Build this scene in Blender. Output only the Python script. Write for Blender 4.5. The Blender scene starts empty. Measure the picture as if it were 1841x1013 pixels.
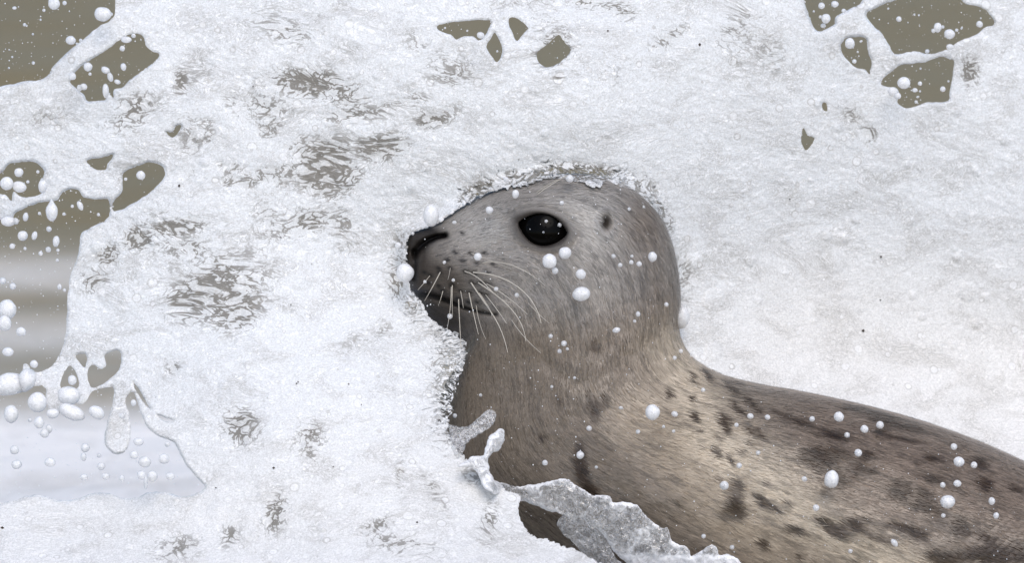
import bpy, math, random
import numpy as np
from mathutils import Vector, Matrix

# ------------------------------------------------------------------ camera, sky, sun, exposure
scene = bpy.context.scene
C = scene.collection
PITCH = math.radians(8.0)
DIST = 6.0
ZC = 0.36
CAM = np.array([0.0, -DIST, ZC + DIST * math.tan(PITCH)])
IMW, IMH = 1841.0, 1013.0
PPM = 1800.0                                   # picture pixels per metre at the seal
S = 1.0 / PPM
KPX = PPM * DIST / math.cos(PITCH)
cam_data = bpy.data.cameras.new('camera')
cam_data.sensor_width = 36.0
cam_data.lens = 36.0 * KPX / IMW
cam_data.clip_start = 0.1
cam_data.clip_end = 9000.0
cam_data.dof.use_dof = True
cam_data.dof.focus_distance = DIST / math.cos(PITCH) - 0.09
cam_data.dof.aperture_fstop = 7.1
cam = bpy.data.objects.new('camera', cam_data)
cam.location = CAM
cam.rotation_euler = (math.pi / 2 - PITCH, 0, 0)
C.objects.link(cam)
scene.camera = cam

SUN_EL, SUN_AZ = math.radians(52), math.radians(168)     # azimuth from +Y towards +X
world = bpy.data.worlds.new('World')
scene.world = world
world.use_nodes = True
wn = world.node_tree.nodes
wl = world.node_tree.links
wn.clear()
sky = wn.new('ShaderNodeTexSky')
sky.sky_type = 'NISHITA'
sky.sun_disc = False
sky.sun_elevation = SUN_EL
sky.sun_rotation = SUN_AZ
sky.air_density = 1.0
sky.dust_density = 2.2
sky.ozone_density = 1.0
bg = wn.new('ShaderNodeBackground')
bg.inputs['Strength'].default_value = 0.14
wo = wn.new('ShaderNodeOutputWorld')
wl.new(sky.outputs[0], bg.inputs[0])
wl.new(bg.outputs[0], wo.inputs[0])

sun_data = bpy.data.lights.new('sun', 'SUN')
sun_data.energy = 0.9
sun_data.angle = math.radians(50)
sun_data.color = (1.0, 0.97, 0.93)
sun = bpy.data.objects.new('sun', sun_data)
sdir = Vector((math.sin(SUN_AZ) * math.cos(SUN_EL), math.cos(SUN_AZ) * math.cos(SUN_EL), math.sin(SUN_EL)))
sun.rotation_euler = sdir.to_track_quat('Z', 'Y').to_euler()
sun.location = (2, -4, 6)
C.objects.link(sun)

vs_ = scene.view_settings
vs_.view_transform = 'Standard'
vs_.look = 'None'
vs_.gamma = 1.0
vs_.exposure = 0.42
vs_.use_curve_mapping = False
scene.render.engine = 'CYCLES'
scene.cycles.max_bounces = 8
scene.cycles.transparent_max_bounces = 12

# ------------------------------------------------------------------ helpers
rng = np.random.default_rng(7)
random.seed(7)


def ray_point(u, v, Y):
    """Photograph pixel (u, v) carried out to the depth plane y = Y."""
    u = np.asarray(u, float); v = np.asarray(v, float); Y = np.asarray(Y, float)
    a = (u - IMW / 2) / KPX
    b = (v - IMH / 2) / KPX
    dy = math.cos(PITCH) - b * math.sin(PITCH)
    dz = -math.sin(PITCH) - b * math.cos(PITCH)
    t = (Y - CAM[1]) / dy
    return np.stack([CAM[0] + a * t, np.broadcast_to(Y, t.shape) + 0 * t, CAM[2] + dz * t], -1)


def to_pixel(p):
    d = np.asarray(p, float) - CAM
    f = d[..., 1] * math.cos(PITCH) - d[..., 2] * math.sin(PITCH)
    up = d[..., 1] * math.sin(PITCH) + d[..., 2] * math.cos(PITCH)
    return IMW / 2 + KPX * d[..., 0] / f, IMH / 2 - KPX * up / f


def smooth(a, b, x):
    t = np.clip((x - a) / (b - a), 0, 1)
    return t * t * (3 - 2 * t)


def vnoise(x, y, seed=0):
    xi = np.floor(x).astype(np.int64); yi = np.floor(y).astype(np.int64)
    xf = x - xi; yf = y - yi
    xf = xf * xf * xf * (xf * (xf * 6 - 15) + 10)
    yf = yf * yf * yf * (yf * (yf * 6 - 15) + 10)

    def h(i, j):
        n = (i * 374761393 + j * 668265263 + seed * 974634541) & 0x7fffffff
        n = ((n ^ (n >> 13)) * 1274126177) & 0x7fffffff
        n = n ^ (n >> 16)
        return (n & 0xffff) / 65535.0
    a, b, c, d = h(xi, yi), h(xi + 1, yi), h(xi, yi + 1), h(xi + 1, yi + 1)
    return (a * (1 - xf) + b * xf) * (1 - yf) + (c * (1 - xf) + d * xf) * yf


def fbm(x, y, octaves=4, seed=0):
    s = 0; amp = 0.5; tot = 0
    for o in range(octaves):
        s = s + amp * vnoise(x * 2 ** o + 17.3 * o, y * 2 ** o + 9.1 * o, seed + o)
        tot += amp; amp *= 0.5
    return s / tot * 2 - 1


def rounded(poly, n=5):
    p = np.array(poly, float)
    k = len(p)
    out = []
    for i in range(k):
        p0, p1, p2, p3 = p[i - 1], p[i], p[(i + 1) % k], p[(i + 2) % k]
        for j in range(n):
            t = j / n
            out.append(0.5 * ((2 * p1) + (-p0 + p2) * t + (2 * p0 - 5 * p1 + 4 * p2 - p3) * t * t
                              + (-p0 + 3 * p1 - 3 * p2 + p3) * t ** 3))
    return np.array(out)


def poly_sd(u, v, poly):
    """Signed distance in pixels, positive inside."""
    d2 = np.full(u.shape, 1e18)
    inside = np.zeros(u.shape, bool)
    k = len(poly)
    for i in range(k):
        ax, ay = poly[i - 1]; bx, by = poly[i]
        ex, ey = bx - ax, by - ay
        l2 = ex * ex + ey * ey + 1e-12
        t = np.clip(((u - ax) * ex + (v - ay) * ey) / l2, 0, 1)
        qx = u - ax - t * ex; qy = v - ay - t * ey
        d2 = np.minimum(d2, qx * qx + qy * qy)
        if ay != by:
            c = ((ay > v) != (by > v)) & (u < (bx - ax) * (v - ay) / (by - ay) + ax)
            inside ^= c
    d = np.sqrt(d2)
    return np.where(inside, d, -d)


def line_dist(u, v, pts):
    d2 = np.full(u.shape, 1e18)
    for (ax, ay), (bx, by) in zip(pts[:-1], pts[1:]):
        ex, ey = bx - ax, by - ay
        t = np.clip(((u - ax) * ex + (v - ay) * ey) / (ex * ex + ey * ey + 1e-9), 0, 1)
        d2 = np.minimum(d2, (u - ax - t * ex) ** 2 + (v - ay - t * ey) ** 2)
    return np.sqrt(d2)


def gauss(u, v, cu, cv, ru, rv, ang=0.0):
    c, s = math.cos(math.radians(ang)), math.sin(math.radians(ang))
    a = (u - cu) * c + (v - cv) * s
    b = -(u - cu) * s + (v - cv) * c
    return np.exp(-(a / ru) ** 2 - (b / rv) ** 2)


def mesh_from(name, verts, faces, smooth_shade=True):
    """verts (n,3) array, faces (m,3 or 4) int array."""
    verts = np.asarray(verts, np.float32); faces = np.asarray(faces, np.int32)
    me = bpy.data.meshes.new(name)
    m, k = faces.shape
    me.vertices.add(len(verts)); me.vertices.foreach_set('co', verts.ravel())
    me.loops.add(m * k); me.loops.foreach_set('vertex_index', faces.ravel())
    me.polygons.add(m)
    me.polygons.foreach_set('loop_start', np.arange(0, m * k, k, dtype=np.int32))
    me.update(calc_edges=True)
    if smooth_shade:
        me.polygons.foreach_set('use_smooth', np.ones(m, bool))
    me.validate()
    return me


def set_float(me, name, arr):
    a = me.attributes.new(name, 'FLOAT', 'POINT')
    a.data.foreach_set('value', np.asarray(arr, np.float32).ravel())


def set_color(me, name, rgb):
    a = me.attributes.new(name, 'FLOAT_COLOR', 'POINT')
    c = np.ones((len(rgb), 4), np.float32); c[:, :3] = rgb
    a.data.foreach_set('color', c.ravel())


def link(name, me, mat, parent=None, **props):
    o = bpy.data.objects.new(name, me)
    C.objects.link(o)
    if mat and not me.materials:
        me.materials.append(mat)
    if parent:
        o.parent = parent
    for k, v in props.items():
        if v:
            o[k] = v
    return o


def srgb(r, g, b):
    f = lambda c: (c / 255 / 12.92) if c / 255 <= 0.04045 else ((c / 255 + 0.055) / 1.055) ** 2.4
    return (f(r), f(g), f(b))


# ------------------------------------------------------------------ node helpers
class NT:
    def __init__(self, name):
        self.mat = bpy.data.materials.new(name)
        self.mat.use_nodes = True
        self.t = self.mat.node_tree
        self.t.nodes.clear()
        self.out = self.t.nodes.new('ShaderNodeOutputMaterial')

    def node(self, kind, **kw):
        n = self.t.nodes.new('ShaderNode' + kind)
        for k, v in kw.items():
            if hasattr(n, k) and k not in ('inputs',):
                setattr(n, k, v)
        return n

    def put(self, sock, val):
        if isinstance(val, bpy.types.NodeSocket):
            self.t.links.new(val, sock)
        elif isinstance(val, (tuple, list)) and len(val) == 3 and sock.type == 'RGBA':
            sock.default_value = (*val, 1)
        else:
            sock.default_value = val

    def attr(self, name):
        n = self.node('Attribute'); n.attribute_name = name
        return n

    def math(self, op, a, b=0.0, c=0.0, clamp=False):
        n = self.node('Math', operation=op); n.use_clamp = clamp
        for i, x in enumerate((a, b, c)):
            self.put(n.inputs[i], x)
        return n.outputs[0]

    def mixc(self, f, a, b, blend='MIX'):
        n = self.node('Mix'); n.data_type = 'RGBA'; n.blend_type = blend
        self.put(n.inputs[0], f); self.put(n.inputs[6], a); self.put(n.inputs[7], b)
        return n.outputs[2]

    def noise(self, vec, scale, detail=4, rough=0.55, dist=0.0):
        n = self.node('TexNoise')
        self.put(n.inputs['Vector'], vec); self.put(n.inputs['Scale'], scale)
        n.inputs['Detail'].default_value = detail
        n.inputs['Roughness'].default_value = rough
        n.inputs['Distortion'].default_value = dist
        return n.outputs[0]

    def ramp(self, x, a, b):
        n = self.node('MapRange'); n.interpolation_type = 'SMOOTHSTEP'
        self.put(n.inputs[0], x); self.put(n.inputs[1], a); self.put(n.inputs[2], b)
        return n.outputs[0]

    def bump(self, h, strength, dist, normal=None):
        n = self.node('Bump')
        self.put(n.inputs['Height'], h)
        n.inputs['Strength'].default_value = strength
        n.inputs['Distance'].default_value = dist
        if normal is not None:
            self.put(n.inputs['Normal'], normal)
        return n.outputs[0]

    def principled(self, **kw):
        n = self.node('BsdfPrincipled')
        for k, v in kw.items():
            self.put(n.inputs[k.replace('_', ' ')], v)
        return n

    def mapping(self, vec, scale=(1, 1, 1), rot=(0, 0, 0)):
        n = self.node('Mapping')
        self.put(n.inputs[0], vec)
        n.inputs['Scale'].default_value = scale
        n.inputs['Rotation'].default_value = rot
        return n.outputs[0]

    def finish(self, sh):
        self.t.links.new(sh, self.out.inputs[0])
        return self.mat


def foam_material():
    m = NT('sea_foam')
    pos = m.node('TexCoord').outputs['Object']
    thin = m.attr('thin').outputs['Fac']
    sand = m.attr('sand').outputs['Fac']
    cover = m.attr('cover').outputs['Fac']
    calm = m.attr('calm').outputs['Fac']

    def warped(vec, scale, amount):
        c = m.node('TexNoise'); m.put(c.inputs['Vector'], vec); c.inputs['Scale'].default_value = scale
        c.inputs['Detail'].default_value = 2
        sc = m.node('VectorMath', operation='SCALE'); m.put(sc.inputs[0], c.outputs[1]); m.put(sc.inputs['Scale'], amount)
        ad = m.node('VectorMath', operation='ADD'); m.put(ad.inputs[0], vec); m.put(ad.inputs[1], sc.outputs[0])
        return ad.outputs[0]

    def vein(n, lo, hi):
        return m.math('SUBTRACT', 1.0, m.ramp(m.math('ABSOLUTE', m.math('SUBTRACT', n, 0.5)), lo, hi))
    flow = m.mapping(pos, (1.0, 1.0, 2.0), (0, math.radians(-20), 0))
    wvec = warped(warped(flow, 7, 0.10), 32, 0.030)
    n1 = m.noise(wvec, 66, 3, 0.56, 0.3)
    n2 = m.noise(wvec, 20, 2, 0.5, 0.3)
    # foam lace: open water between threads of foam
    iso = m.math('ABSOLUTE', m.math('SUBTRACT', n1, 0.5))
    wide = m.math('ADD', m.math('MULTIPLY_ADD', thin, 0.104, -0.017), m.math('MULTIPLY', m.math('SUBTRACT', n2, 0.52), 0.11))
    open_w = m.math('SUBTRACT', 1.0, m.ramp(iso, m.math('MULTIPLY', wide, 0.6), m.math('ADD', wide, 0.014)))
    open_w = m.math('MULTIPLY', open_w, m.math('MULTIPLY', m.ramp(thin, 0.10, 0.75), 0.85))
    # froth streaked by watery veils, with fine veins along the flow
    veil = m.ramp(n2, 0.44, 0.66)
    n3 = m.noise(wvec, 150, 3, 0.65, 1.0)
    v1 = m.math('MULTIPLY', vein(n3, 0.0, 0.05), m.math('MULTIPLY_ADD', veil, 0.42, 0.2))
    v2 = m.math('MULTIPLY', vein(n1, 0.0, 0.025), m.math('MULTIPLY_ADD', veil, 0.30, 0.06))
    grain = m.noise(pos, 560, 2, 0.6)
    white = m.mixc(veil, (0.785, 0.805, 0.818), (0.73, 0.742, 0.75))
    white = m.mixc(m.math('MULTIPLY', m.ramp(n3, 0.55, 0.66), 0.75), white, (0.95, 0.95, 0.955))
    white = m.mixc(sand, white, m.mixc(veil, (0.805, 0.78, 0.74), (0.745, 0.715, 0.67)))
    white = m.mixc(m.math('MULTIPLY', m.ramp(grain, 0.60, 0.38), 0.34), white, (0.45, 0.44, 0.42))
    white = m.mixc(m.math('MULTIPLY', m.ramp(thin, 0.25, 1.0), 0.45), white, (0.50, 0.49, 0.46))
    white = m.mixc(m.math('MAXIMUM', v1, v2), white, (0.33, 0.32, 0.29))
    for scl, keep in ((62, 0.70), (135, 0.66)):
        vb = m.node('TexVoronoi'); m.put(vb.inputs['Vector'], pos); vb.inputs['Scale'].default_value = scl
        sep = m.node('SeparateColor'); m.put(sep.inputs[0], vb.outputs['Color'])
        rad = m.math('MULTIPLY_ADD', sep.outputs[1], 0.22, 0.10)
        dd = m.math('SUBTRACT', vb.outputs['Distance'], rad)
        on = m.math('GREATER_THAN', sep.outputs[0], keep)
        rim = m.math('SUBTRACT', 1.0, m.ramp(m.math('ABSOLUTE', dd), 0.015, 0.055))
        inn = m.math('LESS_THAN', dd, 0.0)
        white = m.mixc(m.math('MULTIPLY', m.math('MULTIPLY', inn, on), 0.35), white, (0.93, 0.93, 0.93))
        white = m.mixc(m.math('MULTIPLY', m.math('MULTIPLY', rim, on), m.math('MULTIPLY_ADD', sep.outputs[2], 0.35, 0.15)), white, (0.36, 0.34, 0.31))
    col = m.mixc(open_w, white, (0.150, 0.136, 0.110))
    # relief
    vor = m.node('TexVoronoi'); m.put(vor.inputs['Vector'], pos); vor.inputs['Scale'].default_value = 190
    hgt = m.math('MULTIPLY', n3, 1.0)
    hgt = m.math('ADD', hgt, m.math('MULTIPLY', vor.outputs[0], 0.30))
    hgt = m.math('MULTIPLY', hgt, m.math('SUBTRACT', 1.0, m.math('MULTIPLY', calm, 0.4)))
    nrm = m.bump(hgt, 0.5, 0.0024)
    rough = m.math('MULTIPLY_ADD', open_w, -0.1, 0.22)
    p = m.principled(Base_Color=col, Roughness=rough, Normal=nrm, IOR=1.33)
    p.inputs['Specular IOR Level'].default_value = 0.3
    p.inputs['Coat Weight'].default_value = 0.8
    p.inputs['Coat Roughness'].default_value = 0.07
    p.inputs['Coat IOR'].default_value = 1.4
    m.put(p.inputs['Coat Normal'], m.bump(hgt, 1.0, 0.006))
    # torn film: gaps in the foam where the coverage runs out
    tr = m.node('BsdfTransparent')
    gap = m.math('SUBTRACT', 1.0, m.ramp(m.math('ADD', m.math('MULTIPLY_ADD', n3, 2.2, -1.1), cover), 0.28, 0.46))
    mx = m.node('MixShader')
    m.put(mx.inputs[0], gap); m.put(mx.inputs[1], p.outputs[0]); m.put(mx.inputs[2], tr.outputs[0])
    return m.finish(mx.outputs[0])


def splash_material():
    m = NT('splash_water')
    pos = m.node('TexCoord').outputs['Object']
    dens = m.attr('dens').outputs['Fac']
    n1 = m.noise(pos, 95, 5, 0.65, 1.2)
    th = m.math('ABSOLUTE', m.math('SUBTRACT', m.noise(pos, 95, 4, 0.6, 1.2), 0.5))
    thread = m.math('SUBTRACT', 1.0, m.ramp(th, 0.008, 0.045))
    vor = m.node('TexVoronoi'); m.put(vor.inputs['Vector'], pos); vor.inputs['Scale'].default_value = 200
    ring = m.math('SUBTRACT', 1.0, m.ramp(m.math('ABSOLUTE', m.math('SUBTRACT', vor.outputs[0], 0.36)), 0.02, 0.12))
    c = m.node('TexNoise'); m.put(c.inputs['Vector'], pos); c.inputs['Scale'].default_value = 26; c.inputs['Detail'].default_value = 2
    sc = m.node('VectorMath', operation='SCALE'); m.put(sc.inputs[0], c.outputs[1]); m.put(sc.inputs['Scale'], 0.035)
    ad = m.node('VectorMath', operation='ADD'); m.put(ad.inputs[0], pos); m.put(ad.inputs[1], sc.outputs[0])
    nl = m.noise(ad.outputs[0], 85, 4, 0.62, 0.7)
    iso = m.math('ABSOLUTE', m.math('SUBTRACT', nl, 0.5))
    line = m.math('SUBTRACT', 1.0, m.ramp(iso, 0.004, 0.03))
    milk = m.math('MULTIPLY', m.ramp(m.math('ADD', n1, m.math('MULTIPLY', dens, 0.5)), 0.60, 0.93), 0.92)
    alpha = m.math('MAXIMUM', m.math('MAXIMUM', milk, m.math('MULTIPLY', line, 0.55)), m.math('MULTIPLY', ring, 0.35))
    alpha = m.math('MAXIMUM', alpha, 0.08)
    hgt = m.math('ADD', n1, m.math('MULTIPLY', vor.outputs[0], 0.3))
    nrm = m.bump(hgt, 0.6, 0.004)
    p = m.principled(Base_Color=m.mixc(m.math('MULTIPLY', line, 0.45), (0.90, 0.90, 0.905), (0.5, 0.49, 0.47)), Roughness=0.2, IOR=1.33)
    tr = m.node('BsdfTransparent'); m.put(tr.inputs[0], (0.96, 0.96, 0.95))
    gs = m.node('BsdfGlossy'); gs.inputs['Roughness'].default_value = 0.05
    m.put(gs.inputs['Normal'], m.bump(m.noise(pos, 60, 3, 0.5, 1.4), 1.0, 0.012))
    m0 = m.node('MixShader'); m0.inputs[0].default_value = 0.16
    m.put(m0.inputs[1], tr.outputs[0]); m.put(m0.inputs[2], gs.outputs[0])
    mx = m.node('MixShader')
    m.put(mx.inputs[0], alpha); m.put(mx.inputs[1], m0.outputs[0]); m.put(mx.inputs[2], p.outputs[0])
    return m.finish(mx.outputs[0])


def droplet_material():
    m = NT('white_droplet')
    pos = m.node('TexCoord').outputs['Object']
    oi = m.node('ObjectInfo')
    v = m.node('VectorMath', operation='ADD')
    m.put(v.inputs[0], pos); m.put(v.inputs[1], oi.outputs['Location'])
    n = m.noise(v.outputs[0], 2.6, 4, 0.65, 1.8)
    th = m.math('SUBTRACT', 1.0, m.ramp(m.math('ABSOLUTE', m.math('SUBTRACT', n, 0.5)), 0.0, 0.07))
    col = m.mixc(m.math('MULTIPLY', th, 0.42), (0.93, 0.93, 0.93), (0.5, 0.49, 0.47))
    nrm = m.bump(n, 0.2, 0.3)
    p = m.principled(Base_Color=col, Roughness=0.12, IOR=1.33, Normal=nrm)
    p.inputs['Subsurface Weight'].default_value = 1.0
    p.inputs['Subsurface Radius'].default_value = (1, 1, 1)
    p.inputs['Subsurface Scale'].default_value = 0.02
    gl = m.node('BsdfGlass'); gl.inputs['Roughness'].default_value = 0.08; gl.inputs['IOR'].default_value = 1.33
    m.put(gl.inputs['Normal'], nrm)
    mg = m.node('MixShader'); m.put(mg.inputs[0], m.math('MULTIPLY_ADD', m.ramp(n, 0.5, 0.64), 0.25, 0.03))
    m.put(mg.inputs[1], p.outputs[0]); m.put(mg.inputs[2], gl.outputs[0])
    return m.finish(mg.outputs[0])


def spray_material():
    m = NT('fine_spray')
    p = m.principled(Base_Color=(0.88, 0.89, 0.90), Roughness=0.25, IOR=1.33)
    return m.finish(p.outputs[0])


def sea_material():
    m = NT('turbid_sea')
    pos = m.node('TexCoord').outputs['Object']
    foam = m.attr('foam').outputs['Fac']
    n = m.noise(m.mapping(pos, (1, 0.5, 1)), 2.2, 5, 0.6, 0.4)
    n2 = m.noise(m.mapping(pos, (1, 0.6, 1)), 14, 5, 0.65, 0.8)
    f = m.math('MULTIPLY', foam, m.math('MULTIPLY_ADD', n2, 0.8, 0.6), clamp=True)
    brown = m.mixc(n, (0.190, 0.157, 0.088), (0.232, 0.192, 0.112))
    col = m.mixc(f, brown, (0.92, 0.885, 0.835))
    nrm = m.bump(m.noise(pos, 6, 6, 0.6, 0.3), 0.35, 0.05)
    p = m.principled(Base_Color=col, Roughness=0.42, IOR=1.33, Normal=nrm)
    p.inputs['Specular IOR Level'].default_value = 0.03
    return m.finish(p.outputs[0])


def fur_material():
    m = NT('wet_seal_fur')
    base = m.attr('pelage').outputs['Color']
    uv = m.attr('flow').outputs['Vector']
    bare = m.attr('bare').outputs['Fac']
    # flow.x runs along the hair, flow.y across it
    w = m.node('VectorMath', operation='ADD')
    wob = m.node('TexNoise'); m.put(wob.inputs['Vector'], uv); wob.inputs['Scale'].default_value = 14
    wob.inputs['Detail'].default_value = 1
    wsc = m.node('VectorMath', operation='SCALE'); m.put(wsc.inputs[0], wob.outputs[1]); m.put(wsc.inputs['Scale'], 0.007)
    m.put(w.inputs[0], uv); m.put(w.inputs[1], wsc.outputs[0])
    s1 = m.noise(m.mapping(w.outputs[0], (1.0, 8.0, 1.0)), 56, 3, 0.62, 0.1)
    s2 = m.noise(m.mapping(w.outputs[0], (1.0, 6.0, 1.0)), 110, 3, 0.6, 0.0)
    pos = m.node('TexCoord').outputs['Object']
    fine = m.noise(pos, 620, 2, 0.6)
    mott = m.noise(pos, 26, 4, 0.6)
    line = m.ramp(s1, 0.50, 0.34)
    k = m.math('MULTIPLY', line, m.math('MULTIPLY_ADD', bare, -0.8, 0.8))
    col = m.mixc(m.math('MULTIPLY', k, 0.6), base, m.mixc(1.0, base, (0.30, 0.27, 0.24), 'MULTIPLY'))
    lite = m.math('MULTIPLY', m.ramp(s2, 0.5, 0.75), m.math('MULTIPLY_ADD', bare, -0.5, 0.5))
    col = m.mixc(lite, col, m.mixc(1.0, col, (1.5, 1.47, 1.42), 'MULTIPLY'))
    col = m.mixc(m.math('MULTIPLY', m.ramp(mott, 0.35, 0.7), 0.35), col, m.mixc(1.0, col, (0.62, 0.58, 0.54), 'MULTIPLY'))
    col = m.mixc(m.math('MULTIPLY', m.ramp(fine, 0.4, 0.7), 0.45), col, m.mixc(1.0, col, (1.45, 1.43, 1.4), 'MULTIPLY'))
    hgt = m.math('ADD', m.math('MULTIPLY', s1, 1.0), m.math('MULTIPLY', s2, 0.5))
    hgt = m.math('ADD', hgt, m.math('MULTIPLY', fine, 0.25))
    hgt = m.math('MULTIPLY', hgt, m.math('MULTIPLY_ADD', bare, -0.75, 1.0))
    nrm = m.bump(hgt, 0.5, 0.003)
    p = m.principled(Base_Color=col, Roughness=0.46, Normal=nrm, IOR=1.4)
    p.inputs['Specular IOR Level'].default_value = 0.35
    return m.finish(p.outputs[0])


def plain_material(name, color, rough, spec=0.5, ior=1.45):
    m = NT(name)
    pos = m.node('TexCoord').outputs['Object']
    n = m.noise(pos, 90, 3)
    col = m.mixc(n, tuple(c * 0.85 for c in color), tuple(min(1, c * 1.1) for c in color))
    p = m.principled(Base_Color=col, Roughness=rough, IOR=ior)
    p.inputs['Specular IOR Level'].default_value = spec
    return m.finish(p.outputs[0])


M_FOAM = foam_material()
M_SPLASH = splash_material()
M_DROP = droplet_material()
M_SPRAY = spray_material()
M_SEA = sea_material()
M_FUR = fur_material()
def hair_material():
    m = NT('short_wet_hair')
    p = m.principled(Base_Color=m.attr('pelage').outputs['Color'], Roughness=0.26, IOR=1.45)
    p.inputs['Specular IOR Level'].default_value = 0.5
    return m.finish(p.outputs[0])


M_HAIR = hair_material()
M_EYE = plain_material('dark_wet_eye', (0.002, 0.0018, 0.0016), 0.1, 0.12, 1.33)
M_WHISKER = plain_material('pale_whisker', (0.52, 0.48, 0.41), 0.4)
M_WHISKER_DARK = plain_material('dark_whisker', (0.10, 0.085, 0.07), 0.4)
M_SPECK = plain_material('brown_weed_speck', (0.045, 0.03, 0.018), 0.6)

# ------------------------------------------------------------------ seal shape (needed first: the wave closes round it)
ST = [  # upper outline u,v, lower outline u,v, half width (picture pixels at the seal)
    (724, 468, 724, 474, 6), (727, 440, 726, 502, 30), (735, 418, 738, 528, 50), (760, 405, 752, 553, 76),
    (800, 386, 767, 580, 92), (840, 362, 790, 601, 101), (880, 342, 811, 615, 111), (930, 325, 822, 632, 124),
    (1000, 313, 824, 650, 137), (1060, 314, 815, 668, 146), (1110, 327, 800, 692, 151), (1150, 350, 790, 716, 155),
    (1185, 388, 782, 742, 159), (1207, 435, 778, 768, 163), (1219, 490, 778, 794, 170), (1223, 540, 780, 820, 178),
    (1220, 585, 785, 845, 185), (1228, 618, 792, 870, 192), (1248, 645, 802, 895, 200), (1290, 670, 820, 925, 213),
    (1350, 688, 850, 965, 232), (1450, 706, 910, 1022, 256), (1550, 728, 990, 1085, 276), (1650, 755, 1090, 1150, 288),
    (1750, 790, 1210, 1210, 292), (1841, 830, 1340, 1262, 288), (1960, 890, 1500, 1305, 270), (2150, 985, 1750, 1340, 225),
    (2400, 1110, 2080, 1350, 150), (2600, 1215, 2400, 1340, 80), (2740, 1275, 2680, 1325, 34), (2780, 1295, 2775, 1310, 8)]
ST = np.array(ST, float)


def resample(st):
    seg = 0.5 * (np.hypot(*np.diff(st[:, 0:2], axis=0).T) + np.hypot(*np.diff(st[:, 2:4], axis=0).T))
    t = np.concatenate([[0], np.cumsum(np.sqrt(seg) * 7)])
    # Catmull-Rom (finite-difference Hermite) over the knots
    d = np.gradient(st, t, axis=0)
    want = []
    s = 0.0
    U = np.interp
    tt = np.linspace(0, t[-1], 6000)
    k = np.clip(np.searchsorted(t, tt, 'right') - 1, 0, len(t) - 2)
    h = (t[k + 1] - t[k])[:, None]
    x = ((tt - t[k])[:, None]) / h
    P = ((2 * x ** 3 - 3 * x ** 2 + 1) * st[k] + (x ** 3 - 2 * x ** 2 + x) * h * d[k]
         + (-2 * x ** 3 + 3 * x ** 2) * st[k + 1] + (x ** 3 - x ** 2) * h * d[k + 1])
    P[:, 4] = np.maximum(P[:, 4], 2)
    # spacing wanted: fine over the head, coarser over the body
    du = np.hypot(*np.diff(P[:, 0:2], axis=0).T)
    dl = np.hypot(*np.diff(P[:, 2:4], axis=0).T)
    step = np.maximum(0.7 * np.maximum(du, dl) + 0.3 * dl, 1e-6)
    mid = P[1:, 0]
    size = np.where(mid < 1235, 2.0, np.where(mid < 1880, 3.6, 14.0))
    size = np.where((P[1:, 1] < 640) & (P[1:, 0] < 1260), 2.0, size)
    cum = np.concatenate([[0], np.cumsum(step / size)])
    n = int(cum[-1]) + 1
    q = np.linspace(0, cum[-1], n)
    arc = np.concatenate([[0], np.cumsum(0.5 * (du + dl))])
    return np.stack([np.interp(q, cum, P[:, i]) for i in range(5)], 1), np.interp(q, cum, arc)


STA, ARC = resample(ST)
NA = 440
th = np.linspace(0, 2 * np.pi, NA, endpoint=False)
ct, sn = np.cos(th), np.sin(th)
pw = np.sign(sn) * np.abs(sn) ** 0.92
su = 0.5 * (STA[:, 0:1] + STA[:, 2:3]) + 0.5 * (STA[:, 0:1] - STA[:, 2:3]) * ct
sv = 0.5 * (STA[:, 1:2] + STA[:, 3:4]) + 0.5 * (STA[:, 1:2] - STA[:, 3:4]) * ct
sy = -STA[:, 4:5] * pw                                   # th in (0, pi) faces the camera (negative y)
side = np.where(sy <= 0, -1.0, 1.0)
arcg = np.repeat(ARC[:, None], NA, 1)
sidew = smooth(0.05, 0.45, np.abs(sn))[None, :] * np.ones_like(su)

EYE_U, EYE_V, EYE_T = 976.0, 411.0, 13.0
MOUTH = [(736, 531), (752, 529), (774, 530), (804, 540), (837, 554), (866, 562), (892, 566)]
NOSTRIL = [(746, 456), (757, 443), (768, 434), (783, 427), (800, 424)]
NOSE_CREASE = [(745, 452), (747, 475), (746, 502)]


def eye_field(u, v):
    """q < 1 inside the eye opening; also distance-like px outside."""
    c, s = math.cos(math.radians(EYE_T)), math.sin(math.radians(EYE_T))
    a = (u - EYE_U) * c + (v - EYE_V) * s
    b = -(u - EYE_U) * s + (v - EYE_V) * c
    hl = 45.0
    up = 27.0; lo = 33.0
    prof = np.maximum(1 - (a / hl) ** 2, 0) ** 0.85
    hh = np.where(b < 0, up, lo) * prof
    r = np.sqrt((a / hl) ** 2 + (b / np.where(b < 0, up, lo)) ** 2)
    out = (r - 1) * 30
    ins = np.where(hh > 0.5, np.abs(b) / np.maximum(hh, 0.5), 9)
    return ins, out


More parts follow.
